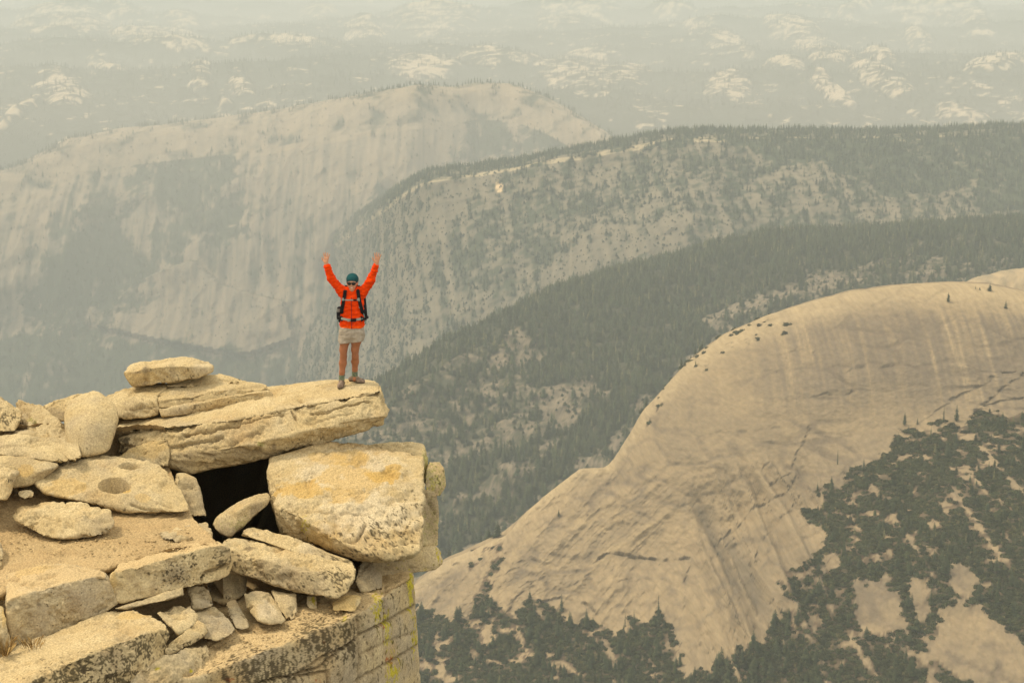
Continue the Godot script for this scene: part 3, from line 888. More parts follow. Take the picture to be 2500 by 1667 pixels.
func rock_mesh(s: Dictionary, origin: Vector3) -> ArrayMesh:
	var p: PackedVector3Array = s.body
	var planes := hull_planes(p)
	var c := Vector3.ZERO
	var lo := p[0]
	var hi := p[0]
	for q in p:
		c += q / p.size()
		lo = lo.min(q)
		hi = hi.max(q)
	c = c * 0.5 + (lo + hi) * 0.25
	for pl in planes:
		if pl.d - pl.normal.dot(c) < 0.02:
			c = Vector3.ZERO
			for q in p: c += q / p.size()
			break
	var half := (hi - lo) * 0.5
	var step: float = s.get("step", 0.023)
	var nn := Vector3i(maxi(8, int(half.x * 2 / step)), maxi(8, int(half.y * 2 / step)), maxi(8, int(half.z * 2 / step)))
	var nrm := PackedVector3Array()
	var inv := PackedFloat32Array()
	for pl in planes:
		nrm.append(pl.normal)
		inv.append(1.0 / maxf(pl.d - pl.normal.dot(c), 0.01))
	var np := nrm.size()
	var gs := PackedFloat32Array()
	gs.resize(np)
	var k: float = s.get("k", 36.0) * 1.6
	var cut := pow(0.004, 1.0 / k)
	var swell := pow(2.1, 1.0 / k)          # gives back what the rounding takes
	var amp: float = s.get("amp", 0.035)
	var lay: float = s.get("lay", 0.0)
	var bed: Vector3 = s.get("bed", Vector3(0.1, 1, 0.15)).normalized()
	var bx := bed.cross(Vector3(0, 0, 1)).normalized()
	var bz := bed.cross(bx)
	var chip: float = s.get("chip", 0.05)
	var lich: float = s.get("lich", 0.12)
	var tall: float = s.get("run", 1.0)          # how far lichen runs down in streaks
	var grey: float = s.get("grey", 0.0)
	var sandy: float = s.get("sandy", 0.0)
	var cracks: Array = s.get("cracks", [])
	var pits: Array = s.get("pits", [])
	var regs: Array = s.get("regs", [])
	var boxes := []
	for q in cracks:
		var b := Rect2(q[0][0], Vector2.ZERO)
		for e in q[0]: b = b.expand(e)
		boxes.append(b.grow(q[1] * 3.0 + 6.0))
	var sd: float = s.get("seed", 0.0)
	var pos := PackedVector3Array()
	var col := PackedColorArray()
	var index := {}
	var tri := PackedInt32Array()
	for face in 6:
		var ax := face / 2
		var sg := 1 if face % 2 == 0 else -1
		var a1 := (ax + 1) % 3
		var a2 := (ax + 2) % 3
		var n1: int = nn[a1]
		var n2: int = nn[a2]
		var row := PackedInt32Array()
		row.resize((n1 + 1) * (n2 + 1))
		for i in n1 + 1:
			for j in n2 + 1:
				var g := Vector3i.ZERO
				g[ax] = nn[ax] if sg > 0 else 0
				g[a1] = i
				g[a2] = j
				var edge := i == 0 or j == 0 or i == n1 or j == n2
				if edge and index.has(g):
					row[i * (n2 + 1) + j] = index[g]
					continue
				var q := Vector3(g.x * 2.0 / nn.x - 1.0, g.y * 2.0 / nn.y - 1.0, g.z * 2.0 / nn.z - 1.0)
				var w := q * half
				var sum := 0.0
				var top := 0.0
				var nor := Vector3.ZERO
				for m in np:
					var gg := nrm[m].dot(w) * inv[m]
					gs[m] = gg
					if gg > top: top = gg
				var floor_g := top * cut
				for m in np:
					if gs[m] > floor_g:
						var e := pow(gs[m] / top, k)
						sum += e
						nor += nrm[m] * (e * inv[m])
				nor = nor.normalized()
				var v := c + w * (swell / (top * pow(sum, 1.0 / k)))
				var edgy := clampf((sum - 1.0) * 1.4, 0.0, 1.0)
				# relief
				var o := v + Vector3(sd, sd * 0.37, -sd * 0.61)
				var big := na.get_noise_3dv(o * 1.1)
				var mid := nb.get_noise_3dv(o * 4.2)
				var fine := nc.get_noise_3dv(o * 17.0)
				var h := big * amp * 1.35 + mid * amp * 0.55 + fine * 0.004
				var groove := 0.0
				if lay > 0.0:
					var side := 1.0 - absf(nor.dot(bed))
					var l := nr.get_noise_3d(o.dot(bed) * 4.2 + big * 0.5, o.dot(bx) * 0.42, o.dot(bz) * 0.42)
					groove = smoothstep(0.35, 0.95, l) * side
					var ledge := nc.get_noise_3d(o.dot(bed) * 6.0, o.dot(bx) * 0.5, o.dot(bz) * 0.5)
					h += (ledge * 0.7 - groove * 1.3) * lay * side
				h -= edgy * chip * clampf(nb.get_noise_3dv(o * 2.6) * 2.2 + 0.25, 0.0, 1.4)
				var uv := Vector2.ZERO
				var look := nor.dot((eye - v).normalized())
				var facing := look > 0.0
				if look < -0.35 and nor.y < 0.75:
					v += nor * h
					row[i * (n2 + 1) + j] = pos.size()
					if edge: index[g] = pos.size()
					pos.append(v - origin)
					col.append(TAN.lerp(GREY, clampf(0.5 + big, 0.0, 1.0)))
					continue
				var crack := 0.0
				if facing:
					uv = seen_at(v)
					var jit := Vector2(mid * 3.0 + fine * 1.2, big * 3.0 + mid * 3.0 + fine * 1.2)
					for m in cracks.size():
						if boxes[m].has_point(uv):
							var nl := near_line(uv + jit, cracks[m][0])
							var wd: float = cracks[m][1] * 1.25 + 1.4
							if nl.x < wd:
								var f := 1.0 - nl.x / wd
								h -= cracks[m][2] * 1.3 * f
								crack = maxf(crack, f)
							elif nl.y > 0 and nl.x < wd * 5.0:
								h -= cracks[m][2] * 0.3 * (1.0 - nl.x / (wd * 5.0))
					for m in pits:
						var e := Vector2((uv.x - m[0]) / m[2], (uv.y - m[1]) / m[3]).length()
						if e < 1.0: h -= m[4] * (1.0 - pow(e, 4.0))
				v += nor * h
				# stone colour: grain, lichen, darker grooves and cracks, painted shade
				var t := clampf(0.5 + big * 0.9 + mid * 0.5, 0.0, 1.0)
				var stone := TAN.lerp(PALE, t)
				stone = stone.lerp(GREY, clampf(grey + nb.get_noise_3dv(o * 0.9 + Vector3(7, 0, 0)) * 1.0, 0.0, 0.9))
				stone = stone.lerp(Color(0.48, 0.32, 0.14), clampf(na.get_noise_3dv(o * 0.75 + Vector3(0, 31, 0)) * 1.4 - 0.25, 0.0, 0.5))
				var speck := nc.get_noise_3dv(o * 34.0)
				if speck > 0.5: stone = stone.lerp(Color(0.20, 0.145, 0.085), (speck - 0.5) * 1.5)
				stone *= 1.0 + fine * 0.09
				if sandy > 0.0 and nor.y > 0.8:
					stone = stone.lerp(Color(0.60, 0.445, 0.24), sandy * smoothstep(0.8, 0.95, nor.y))
				stone = stone.lerp(Color(0.26, 0.18, 0.095), clampf(groove * 0.4, 0.0, 0.45))
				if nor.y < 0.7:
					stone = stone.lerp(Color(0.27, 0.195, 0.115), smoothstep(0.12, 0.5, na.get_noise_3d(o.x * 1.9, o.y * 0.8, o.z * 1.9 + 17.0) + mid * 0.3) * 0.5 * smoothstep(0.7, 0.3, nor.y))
				var dark := 0.0
				if lich > 0.0:
					var ln := nb.get_noise_3d(o.x * 9.0, o.y * 9.0 / tall, o.z * 9.0) + 0.6 * nc.get_noise_3d(o.x * 25.0, o.y * 25.0 / sqrt(tall), o.z * 25.0)
					var spread := na.get_noise_3d(o.x * 1.6, o.y * 1.6 / tall, o.z * 1.6) * 0.55
					var steep := smoothstep(0.85, 0.4, nor.y)
					dark = smoothstep(0.1, 0.3, ln + spread + lich * (0.35 + 0.65 * steep) - 0.62 - 0.5 * (1.0 - steep))
				if facing and regs.size():
					var ln := nb.get_noise_3d(o.x * 9.0, o.y * 9.0 / tall, o.z * 9.0) + 0.6 * nc.get_noise_3d(o.x * 25.0, o.y * 25.0 / sqrt(tall), o.z * 25.0)
					for m in regs:
						var e := Vector2((uv.x - m[0]) / m[2], (uv.y - m[1]) / m[3]).length()
						if e > 1.3: continue
						var f := clampf(1.3 - e, 0.0, 1.0)
						match m[4]:
							"black": dark = maxf(dark, smoothstep(0.12, 0.32, ln * 0.9 + f * m[5] - 0.42))
							"shade_stain": stone = stone.lerp(Color(0.24, 0.185, 0.115), smoothstep(0.0, 0.8, f + mid * 0.5) * m[5])  # dark stains, and shade painted into the stone colour
							"rust": stone = stone.lerp(Color(0.58, 0.385, 0.13), smoothstep(0.32, 0.62, f + na.get_noise_3dv(o * 2.4) * 0.9 + mid * 0.25) * m[5])
							"white": stone = stone.lerp(Color(0.69, 0.59, 0.42), smoothstep(0.2, 0.8, f + mid * 0.5) * m[5])
							"yellow": stone = stone.lerp(Color(0.50, 0.42, 0.05), smoothstep(0.1, 0.35, ln + f * m[5] - 0.45))
							"green": stone = stone.lerp(Color(0.36, 0.33, 0.12), smoothstep(0.0, 0.5, ln * 0.7 + f * m[5] - 0.2) * 0.85)
							"red": stone = stone.lerp(Color(0.36, 0.10, 0.03), smoothstep(0.15, 0.4, ln + f * m[5] - 0.5))
				stone = stone.lerp(Color(0.05, 0.038, 0.026).lerp(Color(0.10, 0.08, 0.042), clampf(0.5 + mid, 0, 1)), dark * 0.86)
				stone = stone.lerp(Color(0.16, 0.11, 0.06), crack * 0.4)  # carved cracks tinted darker
				stone *= 1.3
				stone.a = 1.0
				row[i * (n2 + 1) + j] = pos.size()
				if edge: index[g] = pos.size()
				pos.append(v - origin)
				col.append(stone)
		for i in n1:
			for j in n2:
				var a := row[i * (n2 + 1) + j]
				var b := row[(i + 1) * (n2 + 1) + j]
				var d := row[i * (n2 + 1) + j + 1]
				var e := row[(i + 1) * (n2 + 1) + j + 1]
				if sg > 0: tri.append_array([a, d, b, b, d, e])
				else: tri.append_array([a, b, d, b, e, d])
	var nor := PackedVector3Array()
	nor.resize(pos.size())
	for m in range(0, tri.size(), 3):
		var a := tri[m]
		var b := tri[m + 1]
		var d := tri[m + 2]
		var f := (pos[d] - pos[a]).cross(pos[b] - pos[a])
		nor[a] += f
		nor[b] += f
		nor[d] += f
	for m in nor.size(): nor[m] = nor[m].normalized()
	var arr := []
	arr.resize(Mesh.ARRAY_MAX)
	arr[Mesh.ARRAY_VERTEX] = pos
	arr[Mesh.ARRAY_NORMAL] = nor
	arr[Mesh.ARRAY_COLOR] = col
	arr[Mesh.ARRAY_INDEX] = tri
	var m := ArrayMesh.new()
	m.add_surface_from_arrays(Mesh.PRIMITIVE_TRIANGLES, arr)
	return m

func rock_base(b: PackedVector3Array) -> Vector3:
	var lo := b[0]
	var mid := Vector3.ZERO
	for q in b:
		lo = lo.min(q)
		mid += q / b.size()
	return Vector3(mid.x, lo.y, mid.z)

func rock(called: String, label: String, front: Array, thick: float, s: Dictionary = {}, kind := "", category := "rock") -> MeshInstance3D:
	s.body = body(front, thick, s.get("narrow", 0.82))
	if s.has("more"):
		for q in s.more: s.body.append(q)
	s.seed = s.get("seed", used.size() * 3.7)
	var at0 := rock_base(s.body)
	var o := put(called, rock_mesh(s, at0), rock_mat)
	o.position = at0
	tag(o, label, "" if kind else category, "", kind)
	return o

func layers(called: String, label: String, parts: Array) -> void:
	var o: Node3D
	for q in parts:
		var s: Dictionary = q[3]
		s.body = body(q[1], q[2], s.get("narrow", 0.85))
		s.seed = s.get("seed", used.size() * 3.7)
		if o == null:
			o = base(called, rock_base(s.body))
			tag(o, label, "rock")
		put(q[0], rock_mesh(s, o.position), rock_mat, o)

func make_rock_material() -> void:
	rock_mat = plain(Color.WHITE, 0.95)
	rock_mat.vertex_color_use_as_albedo = true
	rock_mat.metallic_specular = 0.2
	rock_mat.albedo_texture = noise_tex(0.10, 5, 0.56, 1.0, 1024, 21)
	rock_mat.heightmap_enabled = false
	rock_mat.uv1_triplanar = true
	rock_mat.uv1_world_triplanar = true
	rock_mat.uv1_scale = Vector3(0.31, 0.31, 0.31)

func build_rocks() -> void:
	make_rock_material()
	var bed := Vector3(0.16, 1.0, 0.1)
	# the cliff that carries everything
	rock("cliff", "sheer granite cliff with dark lichen streaks and yellow lichen stripes below the ledges", [480,1652,23.75, 649,1566,25.0, 808,1508,25.85, 872,1496,26.0, 1008,1402,27.75, 470,2300,23.9, 872,2300,26.1, 1052,2200,27.9, -500,1655,23.75, -500,2300,24.0], 0.0, {"more": [at(975, 1318, 29.8), at(975, 2100, 29.8), at(690, 1348, 28.8), at(690, 2100, 28.8), Vector3(-12, -2.2, -26.5), Vector3(-12, -9, -26.5)], "k": 60.0, "amp": 0.02, "chip": 0.03, "lich": 0.2, "run": 4.0, "grey": 0.55, "sandy": 0.9, "step": 0.03, "seed": 2.0,
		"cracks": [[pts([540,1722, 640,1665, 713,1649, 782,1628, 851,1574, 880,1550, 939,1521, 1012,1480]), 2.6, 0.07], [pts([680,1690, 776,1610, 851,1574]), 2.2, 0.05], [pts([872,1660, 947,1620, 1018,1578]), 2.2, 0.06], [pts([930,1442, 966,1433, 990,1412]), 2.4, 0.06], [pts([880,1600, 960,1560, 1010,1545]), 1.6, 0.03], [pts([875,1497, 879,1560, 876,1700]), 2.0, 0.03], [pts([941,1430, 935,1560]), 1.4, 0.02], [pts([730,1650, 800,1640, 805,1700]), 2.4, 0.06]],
		"regs": [[922,1480,18,60,"yellow",0.8], [945,1540,18,65,"yellow",0.75], [960,1640,24,65,"yellow",0.8], [1004,1440,9,80,"yellow",1.1], [1012,1560,8,60,"yellow",0.8], [936,1535,7,40,"red",0.9], [952,1610,20,18,"red",0.7], [790,1566,5,14,"red",0.9], [566,1660,14,10,"red",0.9], [775,1662,12,8,"red",0.8], [842,1505,8,20,"yellow",0.7], [640,1640,150,75,"black",0.75], [780,1560,90,75,"black",0.8], [850,1560,30,80,"black",0.75], [930,1560,70,160,"black",0.28], [870,1500,20,150,"shade_stain",0.35]]}, "structure")
	# shelf of sand
	var sand := []
	for q in [[1040.0, -0.35], [1090.0, -0.75], [1170.0, -1.02], [1250.0, -1.15], [1330.0, -1.21]]:
		sand.append([Vector3(-500, 0, 0), Vector3(700, 0, 0)].map(func(x): return level(x.x, q[0], q[1])))
	sand.append(pts_on([-500,1470, 0,1436, 100,1420, 263,1384, 400,1348, 505,1322, 700,1310], -1.24))
	sand.append(pts_on([-500,1520, 0,1470, 100,1445, 263,1404, 400,1372, 512,1340, 700,1330], -1.42))
	var sh := sheet(sand, -320, 540, 430, [20, 40, 50, 50, 50, 10])
	var sp: PackedVector3Array = sh.pos
	var sc := PackedColorArray()
	for i in sp.size():
		var p := sp[i]
		var b := na.get_noise_3dv(p * 1.2)
		var f := nb.get_noise_3dv(p * 9.0)
		sp[i] = p + Vector3(0, b * 0.06 + f * 0.018 + nb.get_noise_3dv(p * 3.0) * 0.02 + nc.get_noise_3dv(p * 30.0) * 0.004, 0)
		var uv := seen_at(p)
		var end := lerpf(400.0, 470.0, clampf((uv.y - 1120.0) / 140.0, 0, 1)) + maxf(uv.y - 1260.0, 0.0) * 0.9
		if uv.x > end: sp[i].y -= (uv.x - end) * 0.03
		var g := nc.get_noise_3dv(p * 36.0)
		var c := Color(0.62, 0.46, 0.25).lerp(Color(0.54, 0.385, 0.20), clampf(0.5 + b * 1.3 + f * 0.4, 0, 1))
		c *= 1.12 + 0.2 * g + 0.16 * f
		c.a = 1.0
		sc.append(c)
	tag(put("sand", grid_mesh(sp, sc, sh.nu, sh.nv), rock_mat), "coarse granite sand lying on the shelf between the boulders", "", "", "structure")
	# hidden rocks added around the cave to keep light out of it
	for q in [[[270,1000,30.4, 500,985,30.6, 700,978,30.7, 765,985,30.7, 765,1060,30.4, 600,1085,30.2, 420,1110,30.0, 260,1110,30.0], 12.0, "hidden rock added under the overhanging slab to keep the cave dark"], [[240,1090,29.6, 400,1085,29.6, 425,1150,29.0, 415,1800,28.0, 240,1800,28.0], 12.0, "hidden rock added under the potholed boulder to keep light from the cave"], [[690,1050,30.2, 770,1080,30.2, 775,1700,29.0, 690,1700,29.0], 12.0, "hidden rock added behind the tilted block to keep light from the cave"], [[380,1000,35.2, 790,1000,35.2, 790,1900,35.0, 380,1900,35.0], 1.0, "rock added to seal the deep end of the cave from light"], [[380,1790,28.3, 790,1690,28.6, 790,1900,28.6, 380,1950,28.3], 14.0, "floor added beneath the cave to seal it from light below"]]:
		rock("added_cave_rock", q[2], q[0], q[1], {"step": 0.14, "narrow": 0.98, "k": 40.0}, "structure")
	# the overhanging slab
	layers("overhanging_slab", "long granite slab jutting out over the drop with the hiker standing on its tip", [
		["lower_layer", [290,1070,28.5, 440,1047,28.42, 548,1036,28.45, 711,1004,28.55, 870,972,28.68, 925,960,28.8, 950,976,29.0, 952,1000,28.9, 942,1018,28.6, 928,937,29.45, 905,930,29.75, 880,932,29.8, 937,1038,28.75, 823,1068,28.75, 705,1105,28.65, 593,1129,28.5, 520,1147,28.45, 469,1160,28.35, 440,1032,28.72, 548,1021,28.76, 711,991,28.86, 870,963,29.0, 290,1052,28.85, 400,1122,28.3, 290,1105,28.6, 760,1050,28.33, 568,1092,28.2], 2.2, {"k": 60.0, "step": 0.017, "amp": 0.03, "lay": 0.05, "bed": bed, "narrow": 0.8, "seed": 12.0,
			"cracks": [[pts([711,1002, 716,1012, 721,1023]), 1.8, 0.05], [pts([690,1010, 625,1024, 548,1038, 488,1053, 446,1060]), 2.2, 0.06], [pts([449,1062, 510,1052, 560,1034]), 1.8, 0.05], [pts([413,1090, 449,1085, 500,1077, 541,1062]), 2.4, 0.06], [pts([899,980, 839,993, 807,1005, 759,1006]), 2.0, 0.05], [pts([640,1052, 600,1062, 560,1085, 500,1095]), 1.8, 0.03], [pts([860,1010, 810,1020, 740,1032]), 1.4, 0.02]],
			"regs": [[637,1085,10,6,"green",0.8], [668,1090,6,10,"shade_stain",0.7], [560,1110,120,14,"shade_stain",0.4], [300,1075,30,50,"black",0.7], [440,1130,40,30,"shade_stain",0.35]]}],  # last region paints the shadow cast by the wedge stone
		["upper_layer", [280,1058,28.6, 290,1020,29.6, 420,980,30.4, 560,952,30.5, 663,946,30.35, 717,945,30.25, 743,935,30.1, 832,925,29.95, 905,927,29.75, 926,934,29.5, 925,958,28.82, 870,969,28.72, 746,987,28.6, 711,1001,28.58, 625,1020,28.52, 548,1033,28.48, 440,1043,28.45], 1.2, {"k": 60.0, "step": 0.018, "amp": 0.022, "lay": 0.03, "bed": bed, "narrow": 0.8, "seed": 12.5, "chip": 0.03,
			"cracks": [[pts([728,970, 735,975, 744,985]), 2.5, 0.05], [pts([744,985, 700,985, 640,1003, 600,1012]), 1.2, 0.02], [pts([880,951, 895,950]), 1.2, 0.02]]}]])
	layers("layered_block", "stack of thin granite layers lying on the slab beneath the flat capstone", [
		["bottom_layer", [384,998,29.05, 444,995,29.08, 480,986,29.12, 587,963,29.38, 655,955,29.55, 668,962,29.62, 664,970,29.58, 644,976,29.52, 568,994,29.35, 440,1014,29.1, 393,1018,29.02, 480,975,29.9, 640,945,30.2], 0.8, {"k": 60.0, "amp": 0.014, "lay": 0.015, "bed": bed, "chip": 0.02, "step": 0.017}],
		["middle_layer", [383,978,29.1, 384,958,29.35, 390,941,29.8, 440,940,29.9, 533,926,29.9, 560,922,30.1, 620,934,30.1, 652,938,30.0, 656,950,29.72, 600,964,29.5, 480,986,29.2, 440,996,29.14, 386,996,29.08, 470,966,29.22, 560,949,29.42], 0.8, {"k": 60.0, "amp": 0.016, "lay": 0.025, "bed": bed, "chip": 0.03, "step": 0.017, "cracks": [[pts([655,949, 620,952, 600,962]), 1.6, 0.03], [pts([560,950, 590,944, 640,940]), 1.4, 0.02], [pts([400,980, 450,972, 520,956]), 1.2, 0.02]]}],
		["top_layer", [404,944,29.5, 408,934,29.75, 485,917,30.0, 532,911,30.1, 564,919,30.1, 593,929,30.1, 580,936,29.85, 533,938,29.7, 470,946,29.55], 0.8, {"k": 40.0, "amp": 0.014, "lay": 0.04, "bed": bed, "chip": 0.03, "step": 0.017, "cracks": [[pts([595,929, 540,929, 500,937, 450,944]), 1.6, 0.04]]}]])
	rock("square_block", "squarish granite block split by a dark crack from the layered stack under the capstone", [255,965,29.4, 306,946,29.75, 402,934,29.85, 410,940,29.6, 384,966,29.2, 375,979,29.05, 383,994,29.05, 386,1014,29.05, 357,1021,29.05, 296,1022,29.0, 250,1026,29.0], 1.2, {"k": 30.0, "amp": 0.02, "lay": 0.02, "bed": bed, "cracks": [[pts([296,1003, 340,998, 383,993]), 1.4, 0.02]], "regs": [[320,990,30,20,"shade_stain",0.3]]})
	rock("capstone", "flat rounded capstone lying on top of the layered block", [298,906,29.45, 304,930,29.35, 316,946,29.4, 332,947,29.4, 434,934,29.4, 480,927,29.45, 522,911,29.6, 524,893,29.65, 506,877,30.0, 467,872,30.2, 413,873,30.2, 367,877,30.1, 320,888,29.9, 345,897,29.35, 433,890,29.33, 480,893,29.4], 0.9, {"k": 15.0, "amp": 0.028, "chip": 0.03, "regs": [[355,915,9,26,"shade_stain",0.75], [420,912,8,30,"shade_stain",0.4], [330,925,50,16,"rust",0.35], [495,900,30,20,"white",0.4]]})
	# the bright tilted block and what leans behind it
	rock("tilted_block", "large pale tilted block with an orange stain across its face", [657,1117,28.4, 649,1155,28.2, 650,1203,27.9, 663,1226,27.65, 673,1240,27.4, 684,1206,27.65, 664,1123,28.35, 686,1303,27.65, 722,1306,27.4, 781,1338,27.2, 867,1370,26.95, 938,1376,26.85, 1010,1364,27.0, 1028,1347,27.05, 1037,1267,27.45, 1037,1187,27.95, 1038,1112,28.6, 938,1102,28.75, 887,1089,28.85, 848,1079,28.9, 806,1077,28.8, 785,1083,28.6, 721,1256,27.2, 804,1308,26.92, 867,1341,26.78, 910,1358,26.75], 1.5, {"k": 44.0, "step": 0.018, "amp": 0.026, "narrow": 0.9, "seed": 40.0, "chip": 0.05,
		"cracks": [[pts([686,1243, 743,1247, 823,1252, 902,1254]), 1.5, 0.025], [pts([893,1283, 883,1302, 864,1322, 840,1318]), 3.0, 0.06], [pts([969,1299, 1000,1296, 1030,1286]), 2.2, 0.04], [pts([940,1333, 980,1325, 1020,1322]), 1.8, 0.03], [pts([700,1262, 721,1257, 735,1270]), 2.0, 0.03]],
		"regs": [[850,1150,150,62,"white",0.55], [900,1250,140,60,"white",0.6], [745,1192,80,24,"rust",0.75], [850,1175,90,55,"rust",0.55], [935,1160,45,16,"rust",0.9], [962,1140,22,8,"rust",0.8], [955,1178,10,8,"rust",0.9], [820,1120,80,20,"rust",0.5], [930,1310,110,55,"black",0.42], [990,1250,45,50,"black",0.38], [880,1350,80,16,"black",0.45], [790,1268,10,8,"black",0.6], [740,1285,14,30,"yellow",0.55], [790,1320,60,24,"rust",0.45], [700,1290,50,40,"shade_stain",0.3]]})
	rock("rear_slab", "slab end showing behind the upper right corner of the tilted block", [860,1092,29.2, 884,1087,29.5, 919,1082,29.7, 1014,1079,29.7, 1038,1088,29.5, 1044,1118,29.2, 1046,1180,29.0, 930,1180,29.0, 940,1103,29.0, 1030,1107,29.05], 0.9, {"k": 26.0, "amp": 0.02, "regs": [[1040,1140,10,60,"green",0.9]]})
	rock("lichen_stone", "rounded knob crusted with yellow green lichen at the right edge of the ledge", [1040,1140,28.8, 1047,1128,29.0, 1074,1128,29.0, 1085,1142,28.9, 1088,1187,28.8, 1076,1209,28.7, 1041,1217,28.5, 1038,1180,28.6], 0.9, {"k": 70.0, "amp": 0.016, "grey": 0.5, "regs": [[1062,1170,40,60,"green",0.45], [1050,1190,16,30,"yellow",0.3], [1075,1160,18,40,"black",0.25]]})
	rock("upper_prop", "dark upright stone wedged under the lichen knob beside the tilted block", [1030,1190,28.5, 1068,1200,28.7, 1072,1268,28.6, 1070,1332,28.5, 1030,1334,28.3, 990,1330,28.3], 1.0, {"k": 70.0, "amp": 0.016, "grey": 0.5, "bed": Vector3(1, 0.1, 0.2), "regs": [[1050,1270,26,70,"green",0.35], [1055,1240,20,40,"shade_stain",0.5], [1055,1300,20,30,"shade_stain",0.4]]})
	rock("lower_prop", "broad angular stone under the tilted block at the brink of the cliff", [930,1340,28.3, 1066,1331,28.4, 1078,1345,28.5, 1080,1376,28.4, 1068,1390,28.2, 990,1402,27.9, 912,1412,27.65, 894,1372,27.6, 900,1350,27.9], 1.2, {"k": 70.0, "amp": 0.016, "grey": 0.45, "regs": [[1074,1350,8,50,"yellow",0.7], [1000,1385,60,14,"yellow",0.2], [980,1380,90,26,"shade_stain",0.35]]})
	rock("propped_boulder", "smooth boulder leaning diagonally like a prop before the dark cave", [515,1281,27.1, 532,1257,27.2, 583,1222,27.4, 631,1198,27.7, 654,1197,27.8, 666,1213,27.7, 660,1232,27.6, 619,1267,27.3, 580,1293,27.1, 561,1312,27.0, 542,1309,27.0, 520,1294,27.05, 590,1240,27.1], 0.6, {"k": 12.0, "amp": 0.02, "chip": 0.02, "regs": [[600,1282,50,20,"green",0.4], [560,1300,40,16,"shade_stain",0.4], [625,1240,16,16,"shade_stain",0.4]]})
	rock("upper_leaning_slab", "smaller slab wedged between the tilted block and the lower leaning slab", [583,1302,26.9, 596,1289,27.1, 620,1286,27.2, 665,1296,27.1, 726,1316,26.9, 768,1338,26.7, 860,1372,26.6, 868,1390,26.5, 774,1368,26.5, 750,1362,26.5, 660,1326,26.7], 0.9, {"k": 24.0, "amp": 0.022, "lay": 0.02, "bed": Vector3(-0.35, 1, 0.2), "regs": [[745,1340,26,20,"white",0.3], [820,1370,60,30,"black",0.7]]})
	rock("leaning_slab", "long slab with mottled dark lichen leaning down towards the cliff edge", [531,1328,26.5, 543,1313,26.7, 566,1313,26.9, 634,1324,26.9, 727,1348,26.8, 767,1369,26.7, 856,1371,26.6, 868,1384,26.4, 865,1421,26.2, 853,1448,26.1, 820,1463,26.0, 766,1452,26.0, 723,1446,26.05, 643,1420,26.2, 558,1394,26.4, 553,1370,26.4, 690,1380,26.15, 735,1398,26.05], 0.9, {"k": 34.0, "step": 0.018, "amp": 0.028, "lay": 0.03, "lich": 0.3, "bed": Vector3(-0.35, 1, 0.2), "regs": [[820,1420,60,50,"black",0.6], [740,1420,40,30,"black",0.4], [680,1400,90,30,"shade_stain",0.3], [612,1335,14,6,"shade_stain",0.8]]})
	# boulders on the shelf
	rock("potholed_boulder", "low boulder with two weathered potholes in its top", [73,1175,27.1, 84,1156,27.3, 117,1138,27.6, 179,1128,27.6, 240,1109,27.8, 306,1114,27.8, 357,1119,27.75, 408,1141,27.55, 431,1164,27.3, 435,1192,27.1, 464,1249,26.75, 440,1255,26.7, 383,1253,26.7, 340,1254,26.75, 268,1243,26.75, 179,1221,26.8, 102,1205,26.95, 79,1185,27.05, 300,1190,26.9], 0.7, {"k": 16.0, "amp": 0.03, "chip": 0.03, "step": 0.018, "pits": [[278,1184,40,20,0.3], [314,1137,27,9,0.15], [200,1190,20,8,0.02]], "cracks": [[pts([318,1233, 350,1245, 400,1248]), 2.0, 0.04], [pts([380,1230, 420,1235]), 1.2, 0.02]], "regs": [[303,1195,16,8,"rust",0.9], [160,1190,60,26,"rust",0.45], [345,1212,20,14,"rust",0.4], [420,1150,40,30,"black",0.15]]})  # orange inside the large pothole paints its sunlit right side
	rock("edge_block", "rounded block at the mouth of the cave beside the potholed boulder", [423,1160,27.4, 430,1154,27.6, 449,1153,27.7, 475,1166,27.6, 492,1207,27.4, 498,1240,27.25, 505,1262,27.2, 470,1262,27.1, 440,1230,27.1], 0.9, {"k": 18.0, "amp": 0.025, "grey": 0.2, "regs": [[460,1200,30,50,"shade_stain",0.3]]})
	rock("wedge_stone", "pointed wedge stone leaning on the slab's left end behind the potholed boulder", [270,1118,28.3, 330,1090,28.36, 393,1062,28.4, 411,1071,28.36, 416,1105,28.3, 414,1140,28.25, 383,1140,28.2, 300,1140,28.2], 0.3, {"k": 34.0, "amp": 0.02, "seed": 71.0, "regs": [[350,1095,60,30,"rust",0.4]]})
	rock("round_boulder", "smooth heart shaped round boulder standing upright beside the slab", [153,994,28.2, 166,973,28.3, 189,957,28.4, 237,950,28.5, 252,960,28.4, 281,980,28.3, 294,1005,28.2, 294,1024,28.1, 283,1047,27.9, 268,1082,27.8, 264,1108,27.7, 230,1116,27.6, 194,1120,27.6, 160,1090,27.7, 150,1040,27.9, 147,1026,28.0, 220,1020,27.7], 0.9, {"k": 9.0, "amp": 0.014, "chip": 0.0, "grey": 0.1})
	rock("saddle_rock", "rock with a curved dark flank half hidden behind the round boulder", [96,991,29.0, 153,966,29.2, 235,949,29.4, 250,980,29.3, 200,1030,28.9, 133,1028,28.8, 112,1005,28.9], 0.9, {"k": 14.0, "amp": 0.03, "regs": [[130,1010,30,20,"shade_stain",0.6]]})
